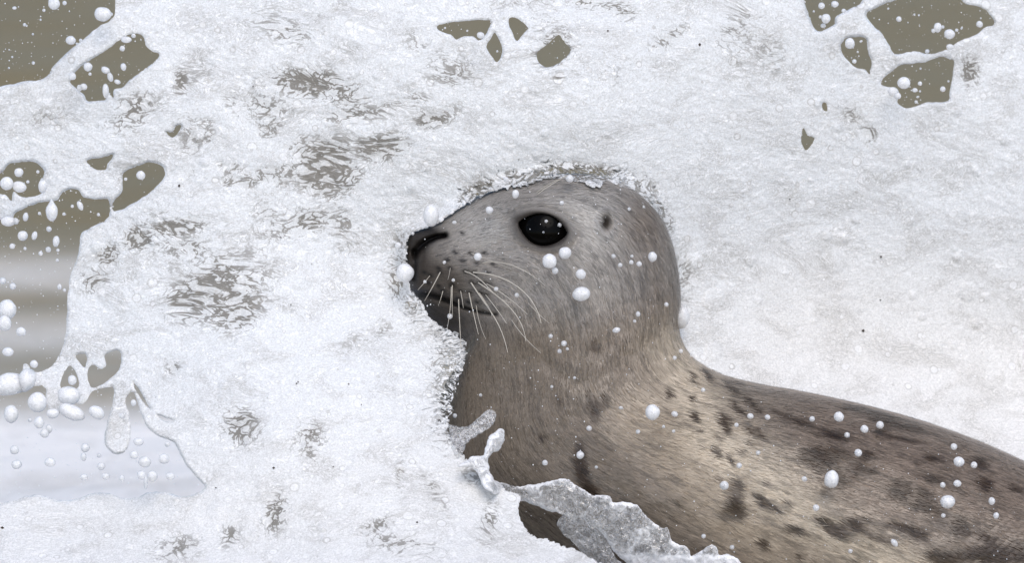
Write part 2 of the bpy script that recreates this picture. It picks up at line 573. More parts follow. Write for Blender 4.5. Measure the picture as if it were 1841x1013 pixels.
def seal_relief(u, v):
    ins, out = eye_field(u, v)
    h = np.zeros_like(u)
    h += 7 * gauss(u, v, 960, 368, 70, 20, 8)                # brow
    h += 5 * gauss(u, v, 1000, 520, 130, 80)                 # cheek
    h += 17 * gauss(u, v, 806, 494, 62, 42, 14)
    h -= 4 * np.exp(-(line_dist(u, v, [(848, 428), (896, 480), (930, 530)]) / 16) ** 2)               # whisker pad
    h += 12 * gauss(u, v, 746, 424, 26, 15) + 6 * gauss(u, v, 738, 470, 12, 34)                   # nose pad
    h -= 5 * gauss(u, v, 905, 440, 45, 40)                   # hollow before the eye
    h -= 3 * gauss(u, v, 850, 400, 60, 25)
    md = line_dist(u, v, MOUTH)
    mv = np.interp(u, [p[0] for p in MOUTH], [p[1] for p in MOUTH])
    inm = smooth(725, 745, u) * (1 - smooth(880, 940, u))
    h -= 12 * np.exp(-(md / (3.0 + 2.6 * smooth(860, 770, u))) ** 2)
    h += 6 * np.exp(-((mv - v - 15) / 11) ** 2) * inm        # upper lip rolls over
    h += 3 * np.exp(-((v - mv - 12) / 9) ** 2) * inm
    h -= 18 * np.exp(-(line_dist(u, v, NOSTRIL) / (4.5 + 4.0 * smooth(790, 755, u))) ** 2)
    h -= 7 * np.exp(-(line_dist(u, v, NOSE_CREASE) / 4.5) ** 2)
    h += 3 * np.exp(-((line_dist(u, v, [(752, 432), (768, 422), (790, 414), (808, 414)])) / 7) ** 2)
    e = np.sqrt(((u - 1089) / 9.0) ** 2 + ((v - 401) / 13.0) ** 2)
    h -= 15 * np.exp(-e ** 2.4)
    h += 3.0 * np.exp(-((e - 1.8) / 0.6) ** 2)
    # lids
    h += 3.5 * np.exp(-((out - 4) / 5.0) ** 2)
    h -= 1.3 * np.exp(-((out - 13) / 3.2) ** 2)
    h += 1.0 * np.exp(-((out - 19) / 5) ** 2)
    h -= 46 * (1 - smooth(0.80, 1.0, ins))
    # folds on the nape and throat
    for pts, a, w in (([(1172, 420), (1188, 470), (1194, 530), (1188, 590)], 3.0, 7),
                      ([(1150, 400), (1168, 470), (1172, 540)], 2.0, 8),
                      ([(1195, 430), (1208, 500), (1208, 560)], 2.0, 6),
                      ([(1000, 560), (1060, 600), (1130, 620)], -2.0, 25),
                      ([(880, 610), (960, 640), (1040, 690)], 2.0, 14)):
        h -= a * np.exp(-(line_dist(u, v, pts) / w) ** 2)
    h += 5.0 * fbm(u / 95.0, v / 95.0, 3, 5) + 1.2 * fbm(u / 22.0, v / 22.0, 2, 9)
    return h


REL = seal_relief(su, sv)
sy2 = sy + side * REL * sidew
SEAL_Y = sy2 * S
SP = ray_point(su, sv, SEAL_Y)

# nearest seal depth for every picture cell (authoring aid for contact)
CELL = 4.0
GU0, GV0 = -300.0, -300.0
GW, GH = int(2700 / CELL), int(1800 / CELL)
FRONT = np.full((GH, GW), 9.0)
cu = ((su - GU0) / CELL).astype(int).clip(0, GW - 1)
cv = ((sv - GV0) / CELL).astype(int).clip(0, GH - 1)
cam_side = np.broadcast_to(th < np.pi, su.shape)
np.minimum.at(FRONT, (cv[cam_side], cu[cam_side]), SEAL_Y[cam_side])
for _ in range(4):
    pad = np.pad(FRONT, 1, constant_values=9.0)
    nb = [pad[1 + i:1 + i + GH, 1 + j:1 + j + GW] for i in (-1, 0, 1) for j in (-1, 0, 1)]
    cnt = sum((b < 8).astype(int) for b in nb)
    avg = sum(np.where(b < 8, b, 0) for b in nb) / np.maximum(cnt, 1)
    FRONT = np.where((FRONT > 8) & (cnt >= 5), avg, FRONT)


def grid_at(G, u, v):
    x = np.clip((np.asarray(u, float) - GU0) / CELL - 0.5, 0, GW - 1.001)
    y = np.clip((np.asarray(v, float) - GV0) / CELL - 0.5, 0, GH - 1.001)
    i = x.astype(int); j = y.astype(int); a = x - i; b = y - j
    return (G[j, i] * (1 - a) * (1 - b) + G[j, i + 1] * a * (1 - b) + G[j + 1, i] * (1 - a) * b + G[j + 1, i + 1] * a * b)


def box_blur(G, r):
    for ax in (0, 1):
        k = 2 * r + 1
        pad = [(0, 0), (0, 0)]; pad[ax] = (r + 1, r)
        c = np.cumsum(np.pad(G, pad, mode='edge'), axis=ax)
        G = (np.take(c, range(k, c.shape[ax]), ax) - np.take(c, range(0, c.shape[ax] - k), ax)) / k
    return G


# ------------------------------------------------------------------ sea
def build_sea():
    def spread(n, near, far):
        a = np.linspace(0, near, n)
        b = near * (far / near) ** (np.linspace(0, 1, 40)[1:])
        return np.concatenate([a, b])
    xs = spread(150, 3.0, 6000); xs = np.concatenate([-xs[:0:-1], xs])
    ys = np.concatenate([-spread(40, 10.0, 60)[:0:-1], spread(420, 14.0, 6000)])
    X, Y = np.meshgrid(xs, ys)
    fade = np.exp(-np.hypot(X, Y) / 40)
    Z = (0.035 * fbm(X * 0.7, Y * 1.3, 4, 31) + 0.012 * fbm(X * 4, Y * 6, 3, 33)) * fade
    Z -= 0.02
    u, v = to_pixel(np.stack([X, Y, Z], -1))
    wob = 26 * fbm(X * 1.5, Y * 2.0, 3, 41)
    r = v + wob * 0.6
    near_wave = (1 - smooth(0.75, 1.6, np.abs(Y + 0.05 + 0.25 * fbm(X, Y, 3, 51))))
    foam = np.zeros_like(X)
    foam += 0.5 * np.exp(-((r - 492) / 40) ** 2) + 0.5 * np.exp(-((r - 610) / 40) ** 2) + 0.2 * np.exp(-((r - 690) / 30) ** 2)
    foam += 1.0 * smooth(690, 785, r) * (1 - 0.15 * np.exp(-((r - 866) / 14) ** 2))
    foam = np.where((Y > 0), foam, 0)
    foam = np.maximum(foam, np.where(Y < 0.3, 0.9 * near_wave, 0))
    foam += np.where((Y > 12) & (Y < 200), 0.35 * smooth(0.35, 0.7, fbm(X * 0.25, Y * 0.12, 4, 61)), 0)
    h, w = X.shape
    idx = np.arange(h * w).reshape(h, w)
    f = np.stack([idx[:-1, :-1], idx[:-1, 1:], idx[1:, 1:], idx[1:, :-1]], -1).reshape(-1, 4)
    me = mesh_from('sea', np.stack([X, Y, Z], -1).reshape(-1, 3), f)
    set_float(me, 'foam', np.clip(foam, 0, 1))
    link('sea', me, M_SEA, kind='structure')


build_sea()

# ------------------------------------------------------------------ wave: sheet of foam with gaps
SEAL_OPEN = [(727, 442), (731, 424), (740, 414), (760, 407), (790, 394), (812, 379), (838, 363), (862, 348), (888, 339), (920, 331), (950, 327),
             (972, 319), (985, 313), (1005, 317), (1030, 319), (1052, 323), (1068, 333), (1080, 327), (1088, 319), (1110, 327),
             (1130, 339), (1147, 352), (1158, 366), (1172, 398), (1182, 440), (1192, 500), (1196, 560), (1194, 600), (1204, 638),
             (1226, 670), (1280, 697), (1350, 717), (1450, 736), (1550, 758), (1650, 786), (1750, 821), (1841, 863), (1960, 925),
             (2100, 1005), (2150, 1080), (2000, 1120), (1700, 1100), (1400, 1052), (1335, 1020), (1290, 1014), (1240, 1018), (1100, 1018),
             (1062, 1003), (1040, 990), (1012, 984), (985, 970), (960, 966), (942, 945), (931, 915), (938, 893), (905, 880), (885, 864), (872, 842),
             (860, 830), (835, 824), (812, 792), (808, 760), (819, 700), (834, 655), (838, 624), (812, 603), (786, 589),
             (767, 572), (757, 551), (746, 537), (735, 524), (729, 500), (726, 470)]
GAPS = [
    [(-200, -200), (120, -200), (205, -60), (206, 10), (203, 32), (175, 50), (150, 70), (120, 95), (95, 120), (84, 136), (65, 145), (40, 146), (0, 156), (-200, 190)],
    [(135, 129), (155, 112), (187, 93), (220, 68), (232, 62), (249, 60), (259, 68), (262, 83), (274, 92), (285, 95), (282, 106), (265, 120), (249, 133),
     (232, 145), (218, 158), (205, 161), (202, 178), (196, 164), (190, 178), (180, 180), (158, 181), (150, 170), (138, 160), (126, 147)],
    [(299, 238), (309, 236), (317, 226), (326, 226), (321, 236), (311, 248)],
    [(157, 288), (182, 284), (203, 277), (193, 296), (189, 305), (170, 305), (162, 297)],
    [(222, 309), (249, 298), (274, 292), (290, 299), (297, 311), (290, 326), (265, 350), (232, 369), (207, 381), (202, 365), (216, 350), (222, 340), (220, 323)],
    [(-30, 318), (0, 313), (17, 295), (37, 292), (64, 292), (79, 311), (70, 330), (77, 346), (54, 355), (35, 352), (25, 345), (20, 362), (8, 350), (-30, 340)],
    [(-200, 395), (0, 395), (27, 383), (50, 371), (79, 363), (102, 360), (112, 348), (124, 341), (141, 341), (151, 355), (182, 359), (195, 360), (196, 390),
     (166, 408), (145, 421), (141, 459), (130, 487), (122, 522), (120, 566), (118, 601), (107, 637), (89, 663), (59, 669), (51, 657), (43, 656), (37, 672), (0, 682), (-200, 690)],
    [(136, 639), (152, 637), (156, 645), (153, 661), (144, 653)],
    [(188, 639), (205, 631), (216, 633), (218, 649), (213, 665), (193, 686), (174, 697), (162, 694), (156, 674), (164, 657), (182, 664), (191, 657)],
    [(124, 659), (136, 669), (143, 692), (132, 702), (110, 702), (112, 680)],
    [(-200, 705), (0, 704), (75, 694), (82, 720), (92, 742), (108, 744), (126, 722), (150, 728), (166, 704), (192, 698), (206, 700), (198, 740), (188, 780),
     (192, 806), (208, 818), (226, 812), (235, 790), (232, 745), (225, 718), (240, 706), (250, 735), (262, 762), (280, 782), (308, 794), (318, 806), (332, 832),
     (352, 858), (368, 878), (332, 893), (280, 884), (232, 897), (180, 886), (120, 901), (60, 890), (0, 906), (-200, 900)],
    [(241, 688), (250, 700), (262, 722), (271, 736), (258, 724), (246, 706)],
    [(284, 747), (300, 753), (312, 756), (304, 758), (292, 756)],
    [(1440, -60), (1446, 0), (1449, 13), (1456, 34), (1463, 49), (1474, 56), (1488, 50), (1501, 44), (1501, 32), (1515, 23), (1535, 13), (1550, 0), (1560, -60)],
    [(1557, 25), (1575, 13), (1602, 2), (1636, -6), (1716, -4), (1736, 7), (1763, 13), (1783, 29), (1786, 44), (1770, 50), (1753, 64), (1723, 74),
     (1703, 89), (1669, 96), (1642, 91), (1609, 97), (1599, 81), (1585, 60), (1572, 49)],
    [(1511, 79), (1528, 67), (1555, 67), (1560, 84), (1563, 101), (1567, 117), (1562, 133), (1555, 124), (1538, 121), (1525, 111), (1515, 97)],
    [(1585, 148), (1602, 128), (1622, 116), (1656, 113), (1672, 107), (1689, 102), (1708, 106), (1715, 112), (1713, 134), (1708, 161), (1703, 181),
     (1669, 184), (1649, 191), (1632, 195), (1620, 191), (1613, 183), (1617, 168), (1609, 158), (1592, 154)],
    [(1443, 228), (1451, 242), (1464, 250), (1449, 270), (1441, 255)],
    [(1479, 185), (1486, 186), (1486, 201), (1478, 195)],
    [(786, 49), (797, 42), (841, 37), (881, 37), (878, 54), (871, 65), (861, 72), (851, 65), (834, 65), (821, 71), (810, 62), (794, 57)],
    [(891, 59), (902, 81), (901, 97), (894, 112), (884, 102), (874, 84), (883, 69)],
    [(915, 32), (931, 34), (950, 49), (941, 60), (930, 73), (923, 62), (916, 47)],
    [(988, 76), (1005, 62), (1016, 76), (1026, 89), (1009, 110), (987, 121), (970, 113), (966, 95)],
]
CTRL = np.array([  # u, v, depth
    (-600, 0, 0.15), (0, 0, 0.06), (450, 0, 0.04), (900, 0, 0.03), (1400, 0, 0.10), (1841, 0, 0.19), (2500, 0, 0.26),
    (0, -400, 0.25), (900, -400, 0.22), (1841, -400, 0.33), (2500, 400, 0.21), (1841, 400, 0.155), (1841, 700, 0.14), (1500, 560, 0.10),
    (1300, 450, 0.06), (1250, 250, 0.04), (1000, 200, -0.01), (1000, 290, -0.005), (700, 250, -0.02), (700, 400, -0.01), (690, 480, -0.01),
    (500, 480, -0.06), (250, 450, -0.03), (0, 450, 0.0), (-600, 500, 0.0), (730, 620, -0.08), (730, 750, -0.15), (500, 780, -0.18), (250, 800, -0.13),
    (0, 800, -0.10), (-600, 900, -0.1), (800, 930, -0.23), (500, 1000, -0.26), (100, 1000, -0.22), (1000, 1020, -0.27), (1250, 1030, -0.28),
    (1600, 1120, -0.30), (2300, 1150, -0.25), (0, 1250, -0.5), (800, 1250, -0.55), (1600, 1250, -0.5), (2500, 1250, -0.4), (1500, 620, 0.095)], float)


def tps_kernel(r2):
    return np.where(r2 > 1e-12, 0.5 * r2 * np.log(np.maximum(r2, 1e-12)), 0)


_c = CTRL[:, :2] / 1000.0
_K = tps_kernel(((_c[:, None] - _c[None]) ** 2).sum(-1)) + np.eye(len(_c)) * 0.02
_P = np.concatenate([np.ones((len(_c), 1)), _c], 1)
_A = np.block([[_K, _P], [_P.T, np.zeros((3, 3))]])
_W = np.linalg.solve(_A, np.concatenate([CTRL[:, 2], np.zeros(3)]))


def base_depth(u, v):
    """Smooth face of the wave through the control depths (thin plate)."""
    a = u / 1000.0; b = v / 1000.0
    y = _W[-3] + _W[-2] * a + _W[-1] * b
    for k in range(len(_c)):
        y = y + _W[k] * tps_kernel((a - _c[k, 0]) ** 2 + (b - _c[k, 1]) ** 2)
    return np.clip(y, -0.7, 0.35)


gu, gv = np.meshgrid(GU0 + (np.arange(GW) + 0.5) * CELL, GV0 + (np.arange(GH) + 0.5) * CELL)
DEPTH = base_depth(gu, gv)
OPEN_SD = poly_sd(gu, gv, rounded(SEAL_OPEN, 2))
inside_seal = FRONT < 8
overlap = (1 - smooth(1150, 1215, gu) * (1 - smooth(840, 880, gv)))
pull = np.where(inside_seal, np.minimum(DEPTH, FRONT - 0.007), DEPTH)
pull = np.where(inside_seal & (OPEN_SD > 18), DEPTH * 0 + np.minimum(DEPTH, FRONT - 0.006), pull)
DEPTH = box_blur(DEPTH * (1 - overlap) + pull * overlap, 4)

THIN = [  # u, v, ru, rv, angle, amount of open water
    (590, 300, 62, 52, 30, 1.0), (640, 270, 50, 30, 0, .72), (560, 150, 85, 26, 5, .95), (615, 165, 60, 25, 20, .85), (480, 195, 40, 30, 0, .75), (690, 262, 46, 26, -10, .82),
    (785, 212, 48, 18, -20, .85), (640, 205, 70, 18, -5, .7), (720, 185, 70, 20, -15, .55), (540, 400, 75, 28, -15, .78), (480, 380, 40, 30, 0, .55), (610, 395, 40, 40, -40, .6),
    (410, 520, 85, 60, -10, .95), (350, 545, 60, 40, 10, .8), (430, 560, 60, 35, -20, .85), (330, 450, 60, 30, 0, .65), (250, 428, 26, 22, -30, .95), (320, 410, 46, 16, -8, 1.0),
    (195, 460, 22, 18, -60, .85), (170, 510, 30, 25, 0, .72), (240, 198, 42, 32, -45, .9), (200, 215, 40, 20, -30, .5), (325, 150, 16, 26, 0, .8), (80, 215, 40, 18, 0, .5),
    (505, 50, 60, 26, 20, .72), (540, 62, 30, 18, 0, .7), (1090, 12, 50, 16, 0, .75), (1050, 5, 30, 14, 0, .8), (870, 10, 60, 12, 0, .5), (1125, 25, 25, 14, 0, .7),
    (750, 78, 26, 24, 0, .65), (810, 130, 44, 36, 40, .75), (995, 92, 40, 32, -30, .9), (1200, 70, 42, 16, -30, .75), (1005, 137, 12, 8, -30, .8), (1100, 130, 40, 30, 0, .5),
    (1320, 70, 40, 50, 0, .6), (1745, 128, 16, 28, 0, .85), (1530, 205, 16, 22, 0, .8), (1562, 240, 18, 20, 0, .7), (1390, 100, 50, 40, 0, .5), (1340, 20, 50, 18, 0, .55),
    (430, 768, 34, 34, 0, .92), (560, 795, 32, 32, 0, .8), (495, 925, 20, 36, 15, .95), (412, 965, 18, 26, 20, .7), (310, 660, 16, 12, 0, .75), (315, 985, 60, 26, -10, .6),
    (730, 985, 70, 26, 10, .72), (680, 945, 40, 14, -20, .65), (720, 860, 10, 32, 0, .6), (880, 940, 18, 40, 10, .75), (850, 855, 22, 26, 30, .7), (780, 880, 14, 60, -25, .55),
    (1150, 330, 40, 20, 30, .75), (1050, 306, 70, 13, 4, 1), (940, 318, 70, 13, -5, .95), (862, 340, 40, 13, -30, .95), (1150, 345, 40, 14, 35, .95), (1195, 390, 14, 36, -18, .85), (715, 500, 22, 60, 0, .7),
    (720, 440, 18, 40, 0, .65), (745, 560, 30, 30, 20, .62), (790, 650, 30, 70, 0, .6), (800, 770, 30, 60, 0, .6), (1230, 500, 20, 60, 0, .6), (640, 610, 40, 18, -20, .5), (690, 590, 20, 30, 0, .55),
    (1420, 540, 120, 60, 30, .2), (1300, 600, 60, 50, 0, .2)]


def spaced(lo, a, b, hi, step, coarse):
    left = np.arange(a, lo - 1, -coarse)[1:][::-1]
    right = np.arange(b, hi + 1, coarse)[1:]
    return np.concatenate([left, np.arange(a, b, step), [b], right])


def sheet_mesh(name, us, vs, sd, depth, relief, T, R, attrs, both=True):
    """A sheet whose rim rolls round; sd > 0 is open air."""
    U, V = np.meshgrid(us, vs)
    gv_, gu_ = np.gradient(sd, vs, us)
    gl = np.sqrt(gu_ ** 2 + gv_ ** 2) + 1e-6
    cell = np.minimum.outer(np.gradient(vs), np.gradient(us))
    nearb = np.abs(sd) < 0.72 * cell
    shift = np.where(nearb, sd / gl, 0)
    U = U - shift * gu_ / gl
    V = V - shift * gv_ / gl
    e = np.where(nearb, 0, np.maximum(-sd, 0))
    keep = (sd <= 0) | nearb
    x = np.clip(e / R, 0, 1)
    t = T * np.sqrt(np.maximum(1 - (1 - x) ** 2, 0))
    hr = relief * smooth(0, 1, e / (R * 1.2))
    F = ray_point(U, V, depth - t - hr)
    q = keep[:-1, :-1] & keep[:-1, 1:] & keep[1:, 1:] & keep[1:, :-1]
    solid = ~(nearb[:-1, :-1] & nearb[:-1, 1:] & nearb[1:, 1:] & nearb[1:, :-1])
    q &= solid
    h, w = U.shape
    idx = np.arange(h * w).reshape(h, w)
    quads = np.stack([idx[:-1, :-1], idx[1:, :-1], idx[1:, 1:], idx[:-1, 1:]], -1)[q]
    verts = F.reshape(-1, 3)
    faces = quads
    rep = 1
    if both:
        Bk = ray_point(U, V, depth + t * 1.6)
        verts = np.concatenate([verts, Bk.reshape(-1, 3)])
        faces = np.concatenate([quads, quads[:, ::-1] + h * w])
        rep = 2
    used = np.zeros(len(verts), bool); used[faces.ravel()] = True
    remap = np.cumsum(used) - 1
    me = mesh_from(name, verts[used], remap[faces])
    for k, a in attrs.items():
        set_float(me, k, np.tile(a.ravel(), rep)[used])
    return me


def build_wave():
    us = spaced(-500, -40, 1880, 2500, 2.5, 9)
    vs = spaced(-420, -40, 1050, 1260, 2.5, 9)
    U, V = np.meshgrid(us, vs)
    # ragged edges: shift the sampling point a little
    wu = 2.4 * fbm(U / 14, V / 14, 3, 71); wv = 2.4 * fbm(U / 14, V / 14, 3, 72)
    sd = np.full(U.shape, -200.0)
    for g in GAPS:
        pg = rounded(g, 3)
        lo = pg.min(0) - 40; hi = pg.max(0) + 40
        i0, i1 = np.searchsorted(us, lo[0]), np.searchsorted(us, hi[0])
        j0, j1 = np.searchsorted(vs, lo[1]), np.searchsorted(vs, hi[1])
        if i1 <= i0 or j1 <= j0:
            continue
        sl = (slice(j0, j1), slice(i0, i1))
        sd[sl] = np.maximum(sd[sl], poly_sd(U[sl] + wu[sl] * 0.8, V[sl] + wv[sl] * 0.8, pg))
    rag = 0.9 + 0.8 * gauss(U, V, 1040, 315, 170, 60) + 0.7 * gauss(U, V, 880, 345, 80, 40) + 1.6 * gauss(U, V, 815, 720, 30, 130)
    pg = rounded(SEAL_OPEN, 3)
    ru = 3.4 * fbm(U / 6, V / 6, 2, 73) * rag; rv = 3.4 * fbm(U / 6, V / 6, 2, 74) * rag
    inset = 5.0 * (1 - smooth(1150, 1200, U)) * (1 - smooth(600, 640, V)) 
    sd = np.maximum(sd, poly_sd(U + ru, V + rv, pg) - inset)
    # torn crest far above, ragged far ends
    sd = np.maximum(sd, -V - 330 + 60 * fbm(U / 120, V / 120, 3, 75))
    sd = np.maximum(sd, -U - 430 + 60 * fbm(U / 90, V / 90, 3, 76))
    sd = np.maximum(sd, U - 2430 + 60 * fbm(U / 90, V / 90, 3, 77))
    depth = grid_at(DEPTH, U, V)
    inframe = (U > GU0) & (U < GU0 + GW * CELL) & (V > GV0)
    if not inframe.all():
        depth = np.where(inframe, depth, base_depth(U, V))
    calm = smooth(1150, 1350, U) * smooth(330, 520, V) * 0.9
    calm = np.maximum(calm, 0.5 * gauss(U, V, 620, 620, 150, 120))
    # relief (metres): streaming lumps, ridges, bubbles
    qx = U + 30 * fbm(U / 110, V / 110, 3, 81); qy = V * 1.5 - 0.45 * U + 30 * fbm(U / 110, V / 110, 3, 82)
    rel = 0.004 * fbm(U / 260, V / 200, 3, 83)
    rel += (1 - 0.5 * calm) * 0.0016 * fbm(qx / 95, qy / 95, 4, 84)
    rdg = 1 - np.abs(fbm(qx / 42, qy / 42, 3, 85))
    rel += (1 - 0.75 * calm) * 0.0010 * (rdg - 0.6) * (0.4 + 0.6 * smooth(-0.2, 0.4, fbm(U / 130, V / 130, 2, 86)))
    rel += (1 - 0.5 * calm) * 0.0006 * fbm(qx / 13, qy / 13, 3, 87)
    thin = np.zeros(U.shape)
    for a, b, r1, r2, ang, k in THIN:
        g = np.exp(-(((((U - a) * math.cos(math.radians(ang)) + (V - b) * math.sin(math.radians(ang))) / (r1 * 1.3)) ** 2
                      + ((-(U - a) * math.sin(math.radians(ang)) + (V - b) * math.cos(math.radians(ang))) / (r2 * 1.3)) ** 2)) ** 0.95)
        thin = np.maximum(thin, k * g)
    thin = thin * (0.95 + 0.3 * fbm(U / 40, V / 40, 2, 88))
    zone = gauss(U, V, 460, 330, 330, 280) + 0.7 * gauss(U, V, 1000, 60, 500, 130) + 0.5 * gauss(U, V, 600, 950, 300, 90)
    thin = np.maximum(thin, np.clip(zone, 0, 1) * 0.62 * smooth(-0.02, 0.45, fbm(U / 70, V / 45, 3, 89)))
    rel -= 0.003 * thin
    # bubbles standing on the foam
    bub = np.zeros(U.shape)
    R_ = np.random.default_rng(21)
    nb = 620
    bu = R_.uniform(-40, 1880, nb); bv = R_.uniform(-40, 1040, nb); br = 2.2 + 9 * R_.random(nb) ** 4
    extra = [(1283, 540, 20), (1282, 633, 17), (1637, 700, 17), (1487, 425, 9), (1520, 430, 8), (1500, 470, 22), (1250, 470, 14), (620, 320, 20), (606, 178, 12),
             (388, 920, 16), (815, 920, 20), (812, 985, 12), (838, 990, 16), (795, 995, 10), (540, 500, 24), (555, 665, 28), (1640, 532, 8), (1740, 525, 18)]
    for x, y, r in list(zip(bu, bv, br)) + extra:
        i0, i1 = np.searchsorted(us, x - 1.4 * r), np.searchsorted(us, x + 1.4 * r)
        j0, j1 = np.searchsorted(vs, y - 1.4 * r), np.searchsorted(vs, y + 1.4 * r)
        if i1 <= i0 or j1 <= j0:
            continue
        sl = (slice(j0, j1), slice(i0, i1))
        d = np.hypot(U[sl] - x, V[sl] - y) / r
        cap = np.sqrt(np.maximum(1 - d * d, 0)) * (0.36 * r if r < 9 else 3.2 + 0.02 * r) * S
        bub[sl] = np.maximum(bub[sl], cap)
    rel += bub
    sand = smooth(1150, 1500, U + 0.4 * (V - 500)) * smooth(330, 640, V + 0.12 * (1500 - U)) * 0.75
    sand = np.maximum(sand, 0.45 * smooth(560, 980, V) * (1 - smooth(1200, 1300, U)))
    cover = np.ones(U.shape)
    osd = np.maximum(poly_sd(U, V, rounded(SEAL_OPEN, 1)), -110)
    film = gauss(U, V, 805, 690, 55, 130) + gauss(U, V, 735, 545, 26, 40) * 0.8 + gauss(U, V, 1040, 312, 150, 26) * 0.9 + gauss(U, V, 850, 350, 60, 26, -30) * 0.7 + gauss(U, V, 1185, 370, 26, 50, -30) * .7
    film *= smooth(-95, 0, osd)
    film += 0.35 * gauss(U, V, 200, 720, 120, 60)
    cover = cover - 0.8 * np.clip(film, 0, 1)
    me = sheet_mesh('breaking_wave', us, vs, sd, depth, rel, 0.0022, 4.0, {'thin': thin, 'sand': sand, 'cover': cover, 'calm': calm})
    o = link('breaking_wave', me, M_FOAM, kind='structure', label='white foaming breaking wave closing round the seal with gaps torn through it')
    return us, vs, sd, depth - 0.0022 - rel


WU, WV, WSD, WFRONT = build_wave()


def wave_front(u, v):
    i = int(np.clip(np.searchsorted(WU, u), 1, len(WU) - 1)); j = int(np.clip(np.searchsorted(WV, v), 1, len(WV) - 1))
    return float(WFRONT[j, i]), float(WSD[j, i])


